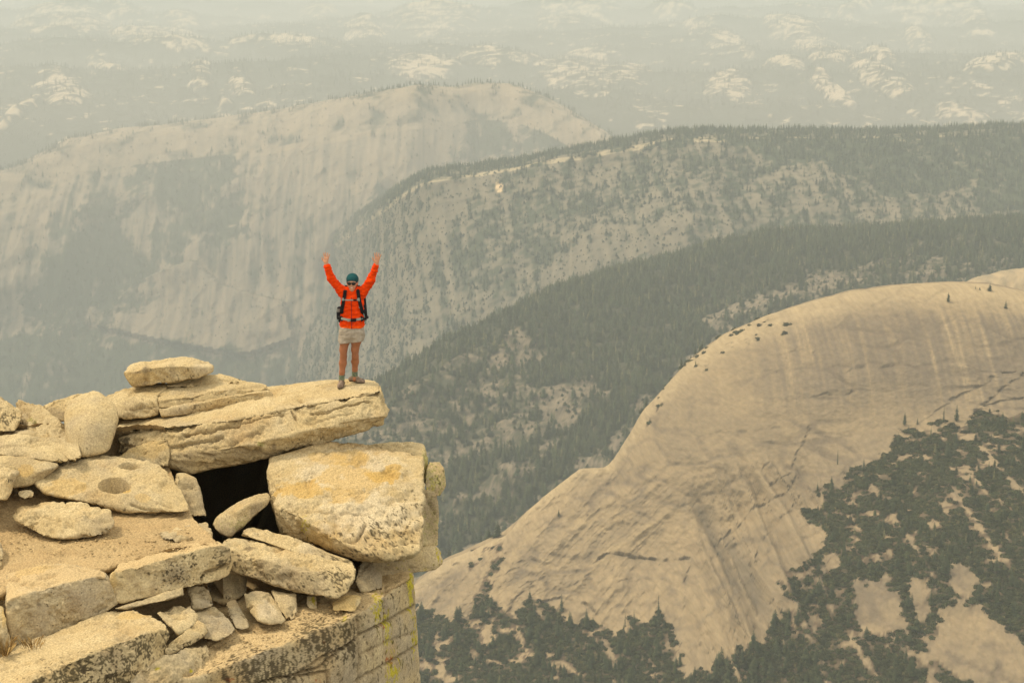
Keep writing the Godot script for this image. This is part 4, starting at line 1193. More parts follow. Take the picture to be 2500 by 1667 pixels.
	rock("streaky_slab", "brown streaked slab leaning diagonally between the lichened boulder and the round one", [32,981,29.2, 43,972,29.3, 82,979,29.1, 112,998,28.8, 143,1029,28.4, 189,1080,27.7, 198,1118,27.35, 180,1128,27.3, 153,1096,27.7, 110,1070,28.1, 60,1050,28.5, 38,1046,28.7], 0.6, {"k": 30.0, "amp": 0.03, "lay": 0.06, "bed": Vector3(0.62, 0.7, 0.2), "grey": 0.1, "regs": [[80,1000,60,26,"shade_stain",0.2], [75,1025,14,8,"green",0.6], [130,1060,70,40,"shade_stain",0.25], [50,1035,20,14,"black",0.4]]})
	rock("lichened_boulder", "boulder spotted with dark lichen at the upper left edge of the view", [-60,955,28.6, 0,962,28.7, 25,983,28.6, 54,1006,28.5, 51,1027,28.3, 38,1052,28.1, 0,1057,28.0, -60,1060,28.0], 1.0, {"k": 16.0, "amp": 0.03, "regs": [[12,1020,40,30,"black",0.6], [40,1010,14,20,"black",0.3]]}).set_meta("label", "boulder spotted with dark lichen beside the top of the streaked slab")
	rock("shelf_block", "smooth topped grey gold block below the boulder spotted with lichen", [-80,1057,28.0, 0,1056,28.3, 64,1047,28.5, 122,1048,28.5, 149,1062,28.0, 147,1080,27.8, 156,1100,27.6, 174,1124,27.4, 140,1130,27.4, 60,1108,27.6, -80,1103,27.6, 100,1075,27.75], 0.9, {"k": 24.0, "amp": 0.028, "lay": 0.012, "grey": 0.2, "cracks": [[pts([-60,1092, 0,1090, 60,1090, 120,1086]), 1.6, 0.02]], "regs": [[100,1070,40,14,"shade_stain",0.35]]})
	rock("stained_ledge", "ledge of rock with a rusty hollow beneath the smooth topped block", [-80,1105,27.6, 0,1104,27.75, 89,1100,27.8, 128,1118,27.6, 146,1137,27.3, 117,1142,27.1, 100,1178,27.2, 84,1186,27.1, 51,1192,27.0, -80,1200,26.9], 0.9, {"k": 14.0, "chip": 0.01, "amp": 0.022, "regs": [[60,1152,26,16,"rust",0.6], [50,1130,40,18,"shade_stain",0.4], [130,1128,16,12,"shade_stain",0.3]]})
	rock("corner_boulder", "boulder with a dark spotted right face below the rusty hollow", [-90,1120,26.7, 0,1122,26.9, 26,1128,26.9, 49,1143,26.7, 46,1166,26.5, 24,1207,26.2, 15,1221,26.1, -90,1225,26.0, 20,1160,26.3], 0.9, {"k": 24.0, "amp": 0.028, "regs": [[22,1170,12,10,"black",0.7], [38,1180,14,30,"shade_stain",0.35]]})
	rock("small_stone", "small flat stone lying in the sand between the corner boulder and the potholed one", [40,1206,26.5, 46,1198,26.6, 66,1196,26.6, 84,1202,26.6, 82,1211,26.5, 62,1217,26.4, 46,1212,26.4], 0.2, {"k": 14.0, "amp": 0.01})
	rock("rough_boulder", "long low boulder with a rough flaking surface lying on the sand", [18,1250,26.2, 60,1229,26.5, 138,1222,26.6, 215,1228,26.5, 266,1240,26.3, 280,1275,26.0, 271,1298,25.85, 245,1309,25.8, 190,1312,25.8, 117,1316,25.8, 66,1292,25.95, 30,1270,26.1, 170,1255,26.0], 0.5, {"k": 15.0, "amp": 0.03, "lay": 0.045, "bed": Vector3(0.05, 1, 0.1), "chip": 0.06, "regs": [[250,1275,30,30,"shade_stain",0.3]]})
	rock("buried_boulder", "half buried rock in the sand at the left edge above the ledge", [-80,1300,25.2, -20,1290,25.5, 4,1330,25.2, 8,1370,24.9, 2,1402,24.6, -80,1420,24.4], 0.5, {"k": 14.0, "amp": 0.02, "grey": 0.3}).set_meta("label", "half buried grey rock in the sand below the rough flaking boulder")
	rock("lip_stone", "flat angular lip of rock at the right end of the sand shelf", [385,1302,26.0, 440,1286,26.4, 505,1271,26.9, 518,1291,26.5, 519,1315,26.2, 480,1322,25.9, 400,1318,25.8], 0.5, {"k": 36.0, "amp": 0.018, "grey": 0.2})
	for q in [[343,1258,362,1280], [371,1258,392,1280], [405,1256,440,1276], [432,1258,470,1280]]:
		rock("shim_stone", ["small pale stone shimming the potholed boulder, nearest its dark gap", "second small stone shimming the underside of the potholed boulder", "third small stone under the right end of the potholed boulder", "outermost small stone under the right tip of the potholed boulder"][used.get("shim_stone", -1) + 1], [q[0],q[1],27.1, q[2],q[1],27.2, q[2] + 2,q[3],26.95, q[0] - 2,q[3],26.9], 0.3, {"k": 20.0, "amp": 0.01, "grey": 0.4})
	# front ledges
	rock("ledge_block", "broad grey faced ledge block with a smooth front above the dry grass", [13,1470,23.6, 53,1474,23.73, 106,1434,23.93, 191,1428,24.22, 234,1408,24.36, 262,1402,24.45, 268,1452,24.42, 286,1477,24.48, 261,1487,24.38, 226,1511,24.26, 159,1538,24.03, 106,1559,23.86, 33,1582,23.61, 13,1503,23.56], 0.0, {"more": [at(10, 1404, 24.5), at(115, 1373, 24.95), at(220, 1385, 24.85), at(280, 1460, 25.6), at(20, 1540, 25.2)], "k": 34.0, "step": 0.018, "amp": 0.022, "grey": 0.5, "sandy": 0.8, "seed": 90.0, "regs": [[95,1476,6,6,"shade_stain",1.0], [150,1440,120,20,"white",0.2], [60,1390,60,16,"rust",0.3]]})
	rock("corner_ledge", "narrow end of the ledge beside the dry grass tuft at the left edge", [-90,1500,23.4, -20,1478,23.6, 8,1482,23.55, 12,1504,23.45, 31,1582,23.35, 6,1605,23.2, -90,1640,22.9], 0.8, {"k": 24.0, "amp": 0.025, "grey": 0.2, "regs": [[8,1510,8,40,"rust",0.5]]}).set_meta("label", "narrow golden rock end split from the grey faced ledge block")
	rock("lichen_ledge", "ledge block with brown and black lichen patches on its face", [266,1408,24.5, 279,1396,24.56, 340,1389,24.8, 436,1354,25.16, 516,1337,25.47, 532,1331,25.55, 558,1334,25.66, 569,1378,25.64, 556,1407,25.55, 530,1418,25.45, 494,1418,25.32, 452,1428,25.16, 399,1448,24.97, 340,1461,24.74, 295,1474,24.57, 282,1468,24.52, 268,1437,24.5], 0.0, {"more": [at(290, 1372, 25.1), at(440, 1332, 25.7), at(530, 1318, 26.0), at(560, 1370, 26.4), at(420, 1420, 26.4), at(300, 1450, 25.8)], "k": 34.0, "step": 0.018, "amp": 0.024, "lich": 0.12, "sandy": 0.8, "seed": 77.0, "cracks": [[pts([494,1416, 500,1398, 530,1388, 556,1380]), 2.6, 0.06]], "regs": [[425,1400,40,34,"black",0.5], [465,1372,30,20,"black",0.65], [425,1405,36,26,"shade_stain",0.5], [545,1365,30,40,"black",0.55], [370,1405,30,14,"black",0.3], [275,1425,9,30,"rust",0.5]]})
	rock("thin_layer", "thin wedge of rock squeezed beneath the lichened ledge block", [271,1487,24.35, 346,1463,24.6, 449,1430,25.0, 452,1454,24.95, 425,1461,24.8, 360,1476,24.6, 306,1489,24.4], 0.9, {"k": 14.0, "chip": 0.01, "amp": 0.014, "grey": 0.3})
	rock("sloping_slab", "broad sloping slab with a heavily lichened front edge at the foot of the ledges", [-120,1640,22.9, 40,1583,23.45, 170,1541,23.95, 266,1490,24.4, 314,1485,24.5, 372,1495,24.4, 414,1537,23.95, 418,1557,23.95, 399,1594,23.85, 372,1608,23.72, 292,1650,23.36, 60,1668,22.4, 133,1622,22.76, 239,1588,23.14, 340,1546,23.6, -120,1760,21.7, 290,1850,23.2, 60,1900,22.5, -120,1950,21.9, 390,1640,23.7], 1.0, {"k": 40.0, "step": 0.018, "amp": 0.026, "lich": 0.75, "sandy": 0.25, "seed": 33.0, "cracks": [[pts([372,1495, 400,1515, 418,1545]), 2.5, 0.06]], "regs": [[320,1500,40,12,"rust",0.4], [220,1640,150,40,"black",0.35]]})
	rock("stub_block", "stubby lichen spotted block at the right end of the sloping slab", [380,1496,24.55, 426,1477,24.9, 462,1475,25.0, 484,1503,24.75, 478,1524,24.6, 434,1551,24.2, 418,1532,24.25], 0.6, {"k": 26.0, "amp": 0.025, "lich": 0.5, "seed": 5.0})
	rock("long_lip", "long rounded lip of rock running under the stubby lichened block", [400,1593,23.75, 404,1577,23.85, 436,1553,24.2, 486,1510,24.75, 505,1524,24.7, 509,1541,24.6, 487,1565,24.4, 440,1588,24.05, 404,1604,23.8], 0.6, {"k": 20.0, "amp": 0.022, "lich": 0.45, "cracks": [[pts([434,1572, 440,1585]), 1.4, 0.04]]})
	rock("knobbly_rock", "rough knobbly rock below the long lip at the foot of the ledges", [340,1630,23.4, 404,1603,23.8, 513,1563,24.5, 522,1596,24.35, 513,1628,24.1, 425,1668,23.6, 400,1800,23.6, 300,1800,23.2, 300,1680,23.1, 520,1760,24.2], 0.8, {"k": 18.0, "amp": 0.06, "lich": 0.45, "grey": 0.35, "regs": [[386,1630,5,5,"yellow",1.2], [468,1635,6,5,"yellow",1.3], [490,1652,10,10,"yellow",0.7], [500,1600,20,30,"black",0.5]]})
	# rubble on the lower ledge
	rock("pale_chunk", "pale cracked chunk propped at the end of the lichened ledge", [455,1432,25.5, 494,1423,25.7, 512,1442,25.6, 525,1471,25.4, 511,1485,25.3, 468,1490,25.2, 462,1462,25.2], 0.6, {"k": 30.0, "amp": 0.018, "grey": 0.4, "cracks": [[pts([455,1440, 466,1458, 463,1476]), 1.8, 0.04]]})
	rock("grey_plate", "broad grey plate of rock sloping down towards the gravel ledge", [476,1492,25.3, 521,1480,25.5, 550,1505,25.3, 575,1538,24.95, 560,1552,24.75, 530,1566,24.6, 500,1560,24.6, 478,1530,24.8], 0.4, {"k": 36.0, "amp": 0.018, "grey": 0.65})
	rock("slanted_stone", "narrow slanted stone standing between the grey plate and the cut block", [548,1470,25.7, 575,1462,25.9, 590,1495,25.6, 611,1532,25.3, 592,1538,25.2, 574,1535,25.2, 560,1500,25.4], 0.3, {"k": 26.0, "amp": 0.02, "grey": 0.6})
	rock("cut_block", "angular block with one bright cut face lying under the leaning slab", [593,1448,25.9, 620,1442,26.1, 660,1444,26.1, 686,1505,25.6, 698,1515,25.5, 690,1522,25.4, 660,1527,25.3, 628,1517,25.3, 601,1485,25.6, 660,1508,25.35, 621,1477,25.5], 0.6, {"k": 40.0, "amp": 0.014, "grey": 0.45, "regs": [[650,1487,28,26,"white",0.5]]})
	rock("backing_stone", "dusty stone wedged behind the block with the bright cut face", [660,1440,26.3, 722,1450,26.2, 726,1500,25.9, 715,1512,25.75, 700,1512,25.7, 680,1490,25.8], 0.4, {"k": 26.0, "amp": 0.02, "grey": 0.4})
	rock("lichen_post", "short upright stone with a yellow lichen patch under the leaning slab", [749,1455,26.3, 771,1455,26.35, 775,1488,26.2, 756,1487,26.1, 748,1475,26.2], 0.4, {"k": 24.0, "amp": 0.012, "grey": 0.3, "regs": [[764,1466,10,10,"yellow",1.1]]})
	rock("pink_chunk", "pinkish broken chunk lying on the brink of the cliff", [808,1471,26.2, 840,1452,26.35, 869,1450,26.4, 884,1457,26.35, 873,1485,26.15, 864,1495,26.05, 840,1493,26.0, 813,1492,26.0, 812,1480,26.05, 850,1470,26.1], 0.3, {"k": 16.0, "chip": 0.01, "amp": 0.02, "regs": [[845,1470,50,30,"rust",0.5]]})
	rock("cave_stone", "shadowed stone inside the gap under the ends of the leaning slab", [880,1370,27.4, 900,1365,27.5, 930,1400,27.3, 935,1440,27.1, 880,1445,26.8, 866,1420,26.9], 0.8, {"k": 26.0, "amp": 0.02, "grey": 0.5})
	rock("dark_stone", "small rounded dark stone in the hollow beside the slanted stone", [560,1500,25.5, 575,1497,25.55, 588,1510,25.45, 586,1522,25.35, 574,1527,25.3, 562,1515,25.4], 0.25, {"k": 12.0, "amp": 0.01, "grey": 0.6, "regs": [[574,1512,20,20,"shade_stain",0.5]]})
	rock("brick_stone", "small brick shaped stone on the rubble behind the slanted stone", [548,1456,26.0, 566,1447,26.1, 568,1456,26.0, 552,1463,25.95], 0.2, {"k": 26.0, "amp": 0.006, "grey": 0.2})
	rock("gap_stone", "dark stone at the back of the hollow under the lichened ledge", [500,1420,26.6, 545,1400,26.9, 600,1410,26.9, 600,1450,26.6, 548,1478,26.2, 515,1465,26.2], 0.8, {"k": 20.0, "amp": 0.03, "grey": 0.5, "step": 0.03})
	pebbles()
	grass()

func pts_on(a: Array, y: float) -> Array:
	var r := []
	for i in range(0, a.size(), 2):
		r.append(level(a[i], a[i + 1], y))
	return r

func pebbles() -> void:
	var stones := []
	for k in 4:
		var st := SurfaceTool.new()
		st.begin(Mesh.PRIMITIVE_TRIANGLES)
		st.set_smooth_group(-1)
		var sph := SphereMesh.new()
		sph.radial_segments = 6
		sph.rings = 3
		sph.radius = 0.5
		sph.height = 0.7
		var a := sph.get_mesh_arrays()
		var v: PackedVector3Array = a[Mesh.ARRAY_VERTEX]
		for i in a[Mesh.ARRAY_INDEX]:
			st.set_color(Color.WHITE)
			st.add_vertex(v[i] * (1.0 + 0.4 * nc.get_noise_3dv(v[i] * 2.2 + Vector3(k * 5, 0, 0))))
		st.generate_normals()
		stones.append(st.commit())
	var places := []
	for i in 2900:
		var p: Vector3
		if i < 2000:
			var q := level(rng.randf_range(-40, 520), rng.randf_range(1230, 1350), -1.16)
			p = at(q.x, q.y, q.z)
			p.y = -1.19 + na.get_noise_3dv(p * 1.2) * 0.05
		else:
			var t := rng.randf()
			var edge := Vector2(lerpf(500, 835, t), lerpf(1636, 1500, t))
			var q := level(edge.x + rng.randf_range(-10, 30), edge.y - rng.randf() * lerpf(95, 30, t) - 4, -2.19)
			p = at(q.x, q.y, q.z)
		var k := 0.009 + 0.034 * pow(rng.randf(), 6.0)
		if seen_at(p).x > 470.0 and p.y > -1.5: continue
		var tone := Color(0.50, 0.375, 0.20) * rng.randf_range(0.4, 1.0)
		tone.a = 1.0
		places.append([Transform3D(Basis.from_euler(Vector3(0, rng.randf() * TAU, 0)).scaled(Vector3(k, k * 0.8, k * 1.2)), p), tone])
	scatter("gravel", "loose granite gravel strewn over the sand and the lower ledge", stones, leaf_mat, places)

func grass() -> void:
	for q in [[10, 1600, 23.15, 70, 0.30, "dry brown grass tuft at the foot of the golden rock end"], [78, 1578, 23.35, 50, 0.16, "low dry grass tuft against the base of the grey ledge block"]]:
		var st := SurfaceTool.new()
		st.begin(Mesh.PRIMITIVE_TRIANGLES)
		for i in q[3]:
			var a := rng.randf() * TAU
			var lean := rng.randf_range(0.05, 0.7)
			var tip: Vector3 = Vector3(cos(a) * lean, 1.0, sin(a) * lean).normalized() * q[4] * rng.randf_range(0.5, 1.1)
			var root: Vector3 = Vector3(cos(a), 0, sin(a)) * rng.randf() * 0.07 * (1.0 if q[4] > 0.2 else 2.0)
			var side := Vector3(-sin(a), 0, cos(a)) * 0.004
			var c := Color(0.19, 0.115, 0.045).lerp(Color(0.40, 0.27, 0.11), rng.randf())
			var mid: Vector3 = root + tip * 0.55 + Vector3(0, 0.02, 0)
			for e in [root - side, mid, root + side, root - side, root + tip - Vector3(0, tip.y * lean * 0.35, 0), mid, mid, root + tip - Vector3(0, tip.y * lean * 0.35, 0), root + side]:
				st.set_color(c)
				st.add_vertex(e)
		st.generate_normals()
		var o := put("grass_tuft", st.commit(), leaf_mat)
		o.position = at(q[0], q[1], q[2])
		tag(o, q[5], "grass")

# ---------------------------------------------------------------- the hiker
class Field:
	var lo: Vector3
	var cell: float
	var n: Vector3i
	var f: PackedFloat32Array
	func _init(a: Vector3, b: Vector3, c: float) -> void:
		lo = a
		cell = c
		n = Vector3i(((b - a) / c).ceil()) + Vector3i.ONE
		f.resize(n.x * n.y * n.z)
		f.fill(1.0)
	# a tapered bone from a to b; flat: how much thinner it is front to back; puff: quilting
	func bone(a: Vector3, b: Vector3, ra: float, rb: float, k := 0.03, flat := 1.0, puff := 0.0, pitch := 0.045) -> void:
		var m := maxf(ra, rb) + k + 0.03
		var p0 := Vector3i(((a.min(b) - Vector3.ONE * m - lo) / cell).floor()).clamp(Vector3i.ZERO, n - Vector3i.ONE)
		var p1 := Vector3i(((a.max(b) + Vector3.ONE * m - lo) / cell).ceil()).clamp(Vector3i.ZERO, n - Vector3i.ONE)
		var ab := b - a
		ab.z *= flat
		var l2 := maxf(ab.length_squared(), 1e-9)
		var l := sqrt(l2)
		for z in range(p0.z, p1.z + 1):
			for y in range(p0.y, p1.y + 1):
				var at0 := (z * n.y + y) * n.x
				for x in range(p0.x, p1.x + 1):
					var p := lo + Vector3(x, y, z) * cell - a
					p.z *= flat
					var t := clampf(p.dot(ab) / l2, 0.0, 1.0)
					var r := lerpf(ra, rb, t)
					if puff > 0.0: r += puff * (absf(sin(t * l * PI / pitch)) - 0.6)
					var d := p.distance_to(ab * t) - r
					var e := f[at0 + x]
					var h := maxf(k - absf(d - e), 0.0) / k
					f[at0 + x] = minf(d, e) - h * h * k * 0.25
	func cut(nor: Vector3, d: float) -> void:      # keeps what lies below the plane
		for z in n.z:
			for y in n.y:
				for x in n.x:
					var i := (z * n.y + y) * n.x + x
					f[i] = maxf(f[i], nor.dot(lo + Vector3(x, y, z) * cell) - d)
	func bite(c: Vector3, r: float) -> void:
		for z in n.z:
			for y in n.y:
				for x in n.x:
					var i := (z * n.y + y) * n.x + x
					f[i] = maxf(f[i], r - (lo + Vector3(x, y, z) * cell).distance_to(c))
	func nets(pos: PackedVector3Array, tri: PackedInt32Array) -> void:
		var id := PackedInt32Array()
		id.resize(f.size())
		id.fill(-1)
		var sx := 1
		var sy := n.x
		var sz := n.x * n.y
		for z in n.z - 1:
			for y in n.y - 1:
				for x in n.x - 1:
					var i := z * sz + y * sy + x
					var a := f[i]
					var b := f[i + sx]
					var c := f[i + sy]
					var d := f[i + sx + sy]
					var e := f[i + sz]
					var g := f[i + sx + sz]
					var h := f[i + sy + sz]
					var k := f[i + sx + sy + sz]
					var neg := int(a < 0) + int(b < 0) + int(c < 0) + int(d < 0) + int(e < 0) + int(g < 0) + int(h < 0) + int(k < 0)
					if neg == 0 or neg == 8: continue
					var sum := Vector3.ZERO
					var q := 0
					for w in [[a, b, 0, 0, 0, 0], [c, d, 0, 0, 1, 0], [e, g, 0, 0, 0, 1], [h, k, 0, 0, 1, 1], [a, c, 1, 0, 0, 0], [b, d, 1, 1, 0, 0], [e, h, 1, 0, 0, 1], [g, k, 1, 1, 0, 1], [a, e, 2, 0, 0, 0], [b, g, 2, 1, 0, 0], [c, h, 2, 0, 1, 0], [d, k, 2, 1, 1, 0]]:
						if (w[0] < 0) != (w[1] < 0):
							var s := Vector3(w[3], w[4], w[5])
							s[w[2]] += w[0] / (w[0] - w[1])
							sum += s
							q += 1
					id[i] = pos.size()
					pos.append(lo + (Vector3(x, y, z) + sum / q) * cell)
		for z in range(1, n.z - 1):
			for y in range(1, n.y - 1):
				for x in range(1, n.x - 1):
					var i := z * sz + y * sy + x
					var a := f[i] < 0
					if a != (f[i + sx] < 0): quad(tri, id[i], id[i - sy], id[i - sy - sz], id[i - sz], a)
					if a != (f[i + sy] < 0): quad(tri, id[i], id[i - sz], id[i - sz - sx], id[i - sx], a)
					if a != (f[i + sz] < 0): quad(tri, id[i], id[i - sx], id[i - sx - sy], id[i - sy], a)
	func quad(tri: PackedInt32Array, a: int, b: int, c: int, d: int, flip: bool) -> void:
		if a < 0 or b < 0 or c < 0 or d < 0: return
		if flip: tri.append_array([a, c, b, a, d, c])
		else: tri.append_array([a, b, c, a, c, d])

func net_mesh(fields: Array, paint: Callable, crease := 0.0) -> ArrayMesh:
	var pos := PackedVector3Array()
	var tri := PackedInt32Array()
	for f in fields: f.nets(pos, tri)
	if crease > 0.0:
		for m in pos.size():
			var p := pos[m]
			pos[m] = p + Vector3(nb.get_noise_3dv(p * Vector3(9, 15, 9)), 0.5 * nb.get_noise_3dv(p * 9.0 + Vector3(5, 0, 0)), nb.get_noise_3dv(p * Vector3(9, 17, 9) + Vector3(0, 9, 0))) * crease
	var nor := PackedVector3Array()
	nor.resize(pos.size())
	for m in range(0, tri.size(), 3):
		var e := (pos[tri[m + 2]] - pos[tri[m]]).cross(pos[tri[m + 1]] - pos[tri[m]])
		for q in 3: nor[tri[m + q]] += e
	var col := PackedColorArray()
	for m in nor.size():
		nor[m] = nor[m].normalized()
		col.append(paint.call(pos[m], nor[m]))
	var arr := []
	arr.resize(Mesh.ARRAY_MAX)
	arr[Mesh.ARRAY_VERTEX] = pos
	arr[Mesh.ARRAY_NORMAL] = nor
	arr[Mesh.ARRAY_COLOR] = col
	arr[Mesh.ARRAY_INDEX] = tri
	var mesh := ArrayMesh.new()
	mesh.add_surface_from_arrays(Mesh.PRIMITIVE_TRIANGLES, arr)
	return mesh

# a strap: a band through points, lying against what is behind it (z up the middle of the band)
func band(line: Array, wide: float, thick: float) -> ArrayMesh:
	var st := SurfaceTool.new()
	st.begin(Mesh.PRIMITIVE_TRIANGLES)
	st.set_smooth_group(-1)
	var rings := []
	for i in line.size():
		var dir: Vector3 = (line[mini(i + 1, line.size() - 1)] - line[maxi(i - 1, 0)]).normalized()
		var out := Vector3(0, 0, 1)
		if absf(dir.z) > 0.8: out = Vector3(0, 1, 0)
		var side := dir.cross(out).normalized() * wide * 0.5
		out = side.cross(dir).normalized() * thick * 0.5
		var c: Vector3 = line[i]
		rings.append([c + side + out, c - side + out, c - side - out, c + side - out])
	for i in rings.size() - 1:
		for k in 4:
			var a: Vector3 = rings[i][k]
			var b: Vector3 = rings[i][(k + 1) % 4]
			var c: Vector3 = rings[i + 1][(k + 1) % 4]
			var d: Vector3 = rings[i + 1][k]
			for q in [a, b, c, a, c, d]: st.add_vertex(q)
	for e in [[rings[0], false], [rings[rings.size() - 1], true]]:
		var r: Array = e[0]
		for q in ([r[0], r[1], r[2], r[0], r[2], r[3]] if e[1] else [r[0], r[2], r[1], r[0], r[3], r[2]]): st.add_vertex(q)
	st.generate_normals()
	return st.commit()

func ellipsoid(r: Vector3) -> SphereMesh:
	var s := SphereMesh.new()
	s.radius = r.x
	s.height = r.y * 2.0
	s.radial_segments = 20
	s.rings = 12
	return s

func hand(f: Field, wrist: Vector3, dir: Vector3, across: Vector3, thumb: float) -> void:
	var face := dir.cross(across).normalized()
	var palm := wrist + dir * 0.045
	for k in [-0.026, -0.009, 0.009, 0.026]:
		f.bone(wrist + dir * 0.012 + across * k * 0.6, wrist + dir * 0.082 + across * k, 0.015, 0.014, 0.012)
	var reach := [0.062, 0.076, 0.080, 0.072]
	for i in 4:
		var k: float = [-0.029, -0.0095, 0.0105, 0.030][i] * thumb
		var spread: float = [-0.34, -0.1, 0.09, 0.26][i] * thumb
		var root := wrist + dir * 0.085 + across * k
		var way := (dir + across * spread).normalized()
		var l: float = reach[i]
		var j := root + way * l * 0.5
		f.bone(root, j, 0.0095, 0.0088, 0.006)
		f.bone(j, j + (way + face * 0.2).normalized() * l * 0.5, 0.0088, 0.0075, 0.005)
	var t0 := wrist + dir * 0.028 + across * 0.03 * thumb
	var t1 := t0 + (dir * 0.7 + across * 0.75 * thumb).normalized() * 0.042
	f.bone(palm - dir * 0.02, t0, 0.014, 0.014, 0.012)
	f.bone(t0, t1, 0.0125, 0.0105, 0.01)
	f.bone(t1, t1 + (dir + across * 0.35 * thumb).normalized() * 0.03, 0.0105, 0.0085, 0.006)

func cloth_mat(c: Color, rough := 0.9) -> StandardMaterial3D:
	var m := plain(c, rough)
	m.metallic_specular = 0.12
	return m

func build_hiker() -> void:
	# where the slab's top lies under her feet
	var slab: MeshInstance3D = get_node("overhanging_slab/upper_layer")
	var sv: PackedVector3Array = slab.mesh.surface_get_arrays(0)[Mesh.ARRAY_VERTEX]
	var spot := at(863, 939, 29.5)
	var off: Vector3 = get_node("overhanging_slab").position
	var under := func(x: float, z: float) -> float:
		var best := -99.0
		for q in sv:
			var w: Vector3 = q + off
			if absf(w.x - x) < 0.035 and absf(w.z - z) < 0.035: best = maxf(best, w.y)
		return best
	spot.y = under.call(spot.x, spot.z)
	var skin := plain(Color.WHITE, 0.6)
	skin.vertex_color_use_as_albedo = true
	skin.subsurf_scatter_enabled = true
	skin.subsurf_scatter_strength = 0.08
	var who := base("person", spot)
	who.rotation.y = deg_to_rad(-3)
	tag(who, "woman hiker in an orange puffy jacket standing with both arms raised on the slab's tip", "person")
	# feet
	var foot_l := Vector3(-0.178, 0, 0.10)
	var foot_r := Vector3(0.02, 0, -0.05)
	foot_l.y = under.call(spot.x + foot_l.x, spot.z + foot_l.z + 0.04) - spot.y
	foot_r.y = under.call(spot.x + foot_r.x + 0.05, spot.z + foot_r.z) - spot.y
	var ank_l := foot_l + Vector3(0, 0.10, -0.045)
	var ank_r := foot_r + Vector3(-0.01, 0.10, -0.02)
	var knee_l := Vector3(-0.142, 0.475, 0.045)
	var knee_r := Vector3(0.032, 0.475, 0.01)
	var hip_l := Vector3(-0.098, 0.86, 0.0)
	var hip_r := Vector3(0.072, 0.86, 0.0)
	var mid_hip := Vector3(-0.012, 0.90, -0.01)
	var chest := Vector3(0.0, 1.30, -0.01)
	var sh_l := Vector3(-0.135, 1.425, -0.01)
	var sh_r := Vector3(0.145, 1.425, -0.01)
	var el_l := Vector3(-0.305, 1.625, 0.03)
	var el_r := Vector3(0.292, 1.61, 0.03)
	var wr_l := Vector3(-0.378, 1.862, 0.05)
	var wr_r := Vector3(0.385, 1.868, 0.05)
	var neck := Vector3(0.005, 1.43, 0.0)
	var head := Vector3(0.008, 1.585, 0.02)
	# body: one skin from feet to fingertips
	var b := Field.new(Vector3(-0.48, -0.06, -0.2), Vector3(0.48, 1.95, 0.22), 0.012)
	for s in [[hip_l, knee_l, ank_l], [hip_r, knee_r, ank_r]]:
		var hip: Vector3 = s[0]
		var knee: Vector3 = s[1]
		var ank: Vector3 = s[2]
		b.bone(hip, hip.lerp(knee, 0.45), 0.088, 0.078, 0.04)
		b.bone(hip.lerp(knee, 0.45), knee + Vector3(0, 0.06, 0), 0.078, 0.057, 0.03)
		b.bone(knee + Vector3(0, 0.06, 0), knee - Vector3(0, 0.05, 0), 0.055, 0.049, 0.03)
		b.bone(knee + Vector3(0, 0.015, 0.03), knee + Vector3(0, -0.015, 0.03), 0.028, 0.026, 0.03)
		var calf := knee.lerp(ank, 0.36) + Vector3(0, 0, -0.016)
		b.bone(knee - Vector3(0, 0.05, 0.005), calf, 0.047, 0.056, 0.03)
		b.bone(calf, knee.lerp(ank, 0.72), 0.055, 0.040, 0.03)
		b.bone(knee.lerp(ank, 0.72), ank, 0.039, 0.035, 0.03)
		b.bone(ank, ank + Vector3(0, -0.05, 0.05), 0.034, 0.028, 0.02)
	b.bone(mid_hip + Vector3(0, -0.02, 0), Vector3(0, 1.08, -0.01), 0.150, 0.128, 0.05, 1.45)
	b.bone(Vector3(0, 1.08, -0.01), chest, 0.128, 0.145, 0.05, 1.45)
	b.bone(chest, neck + Vector3(0, -0.05, 0), 0.13, 0.08, 0.05, 1.45)
	b.bone(neck + Vector3(0, -0.06, -0.01), neck + Vector3(0, 0.08, 0.005), 0.055, 0.052, 0.03)
	for s in [[sh_l, el_l, wr_l], [sh_r, el_r, wr_r]]:
		b.bone(s[0], s[1], 0.048, 0.04, 0.04)
		b.bone(s[1], s[2], 0.038, 0.026, 0.03)
	# head on a finer grid
	var hd := Field.new(head + Vector3(-0.12, -0.17, -0.13), head + Vector3(0.12, 0.13, 0.14), 0.006)
	hd.bone(head + Vector3(0, 0.03, -0.02), head + Vector3(0, 0.005, 0.012), 0.078, 0.074, 0.03)
	hd.bone(head + Vector3(0, -0.04, 0.02), head + Vector3(0, -0.105, 0.042), 0.061, 0.034, 0.04)
	hd.bone(head + Vector3(-0.03, -0.045, 0.045), head + Vector3(0.03, -0.045, 0.045), 0.034, 0.034, 0.03)
	hd.bone(head + Vector3(0, 0.0, 0.082), head + Vector3(0, -0.045, 0.098), 0.011, 0.014, 0.014)
	hd.bone(head + Vector3(0, -0.122, 0.055), head + Vector3(0, -0.118, 0.06), 0.02, 0.018, 0.02)
	hd.bone(head + Vector3(-0.028, -0.078, 0.066), head + Vector3(0.028, -0.078, 0.066), 0.014, 0.014, 0.015)
	for s in [-1.0, 1.0]:
		hd.bone(head + Vector3(s * 0.078, 0.0, -0.005), head + Vector3(s * 0.076, -0.045, 0.0), 0.012, 0.009, 0.008)
	hd.bone(head + Vector3(0, -0.06, 0.0), head + Vector3(-0.003, -0.16, -0.015), 0.05, 0.05, 0.03)
	var hl := Field.new(wr_l + Vector3(-0.12, -0.05, -0.06), wr_l + Vector3(0.12, 0.21, 0.08), 0.005)
	var hr := Field.new(wr_r + Vector3(-0.12, -0.05, -0.06), wr_r + Vector3(0.12, 0.21, 0.08), 0.005)
	hand(hl, wr_l, Vector3(0.06, 1, -0.02).normalized(), Vector3(1, -0.06, 0.25).normalized(), -1.0)
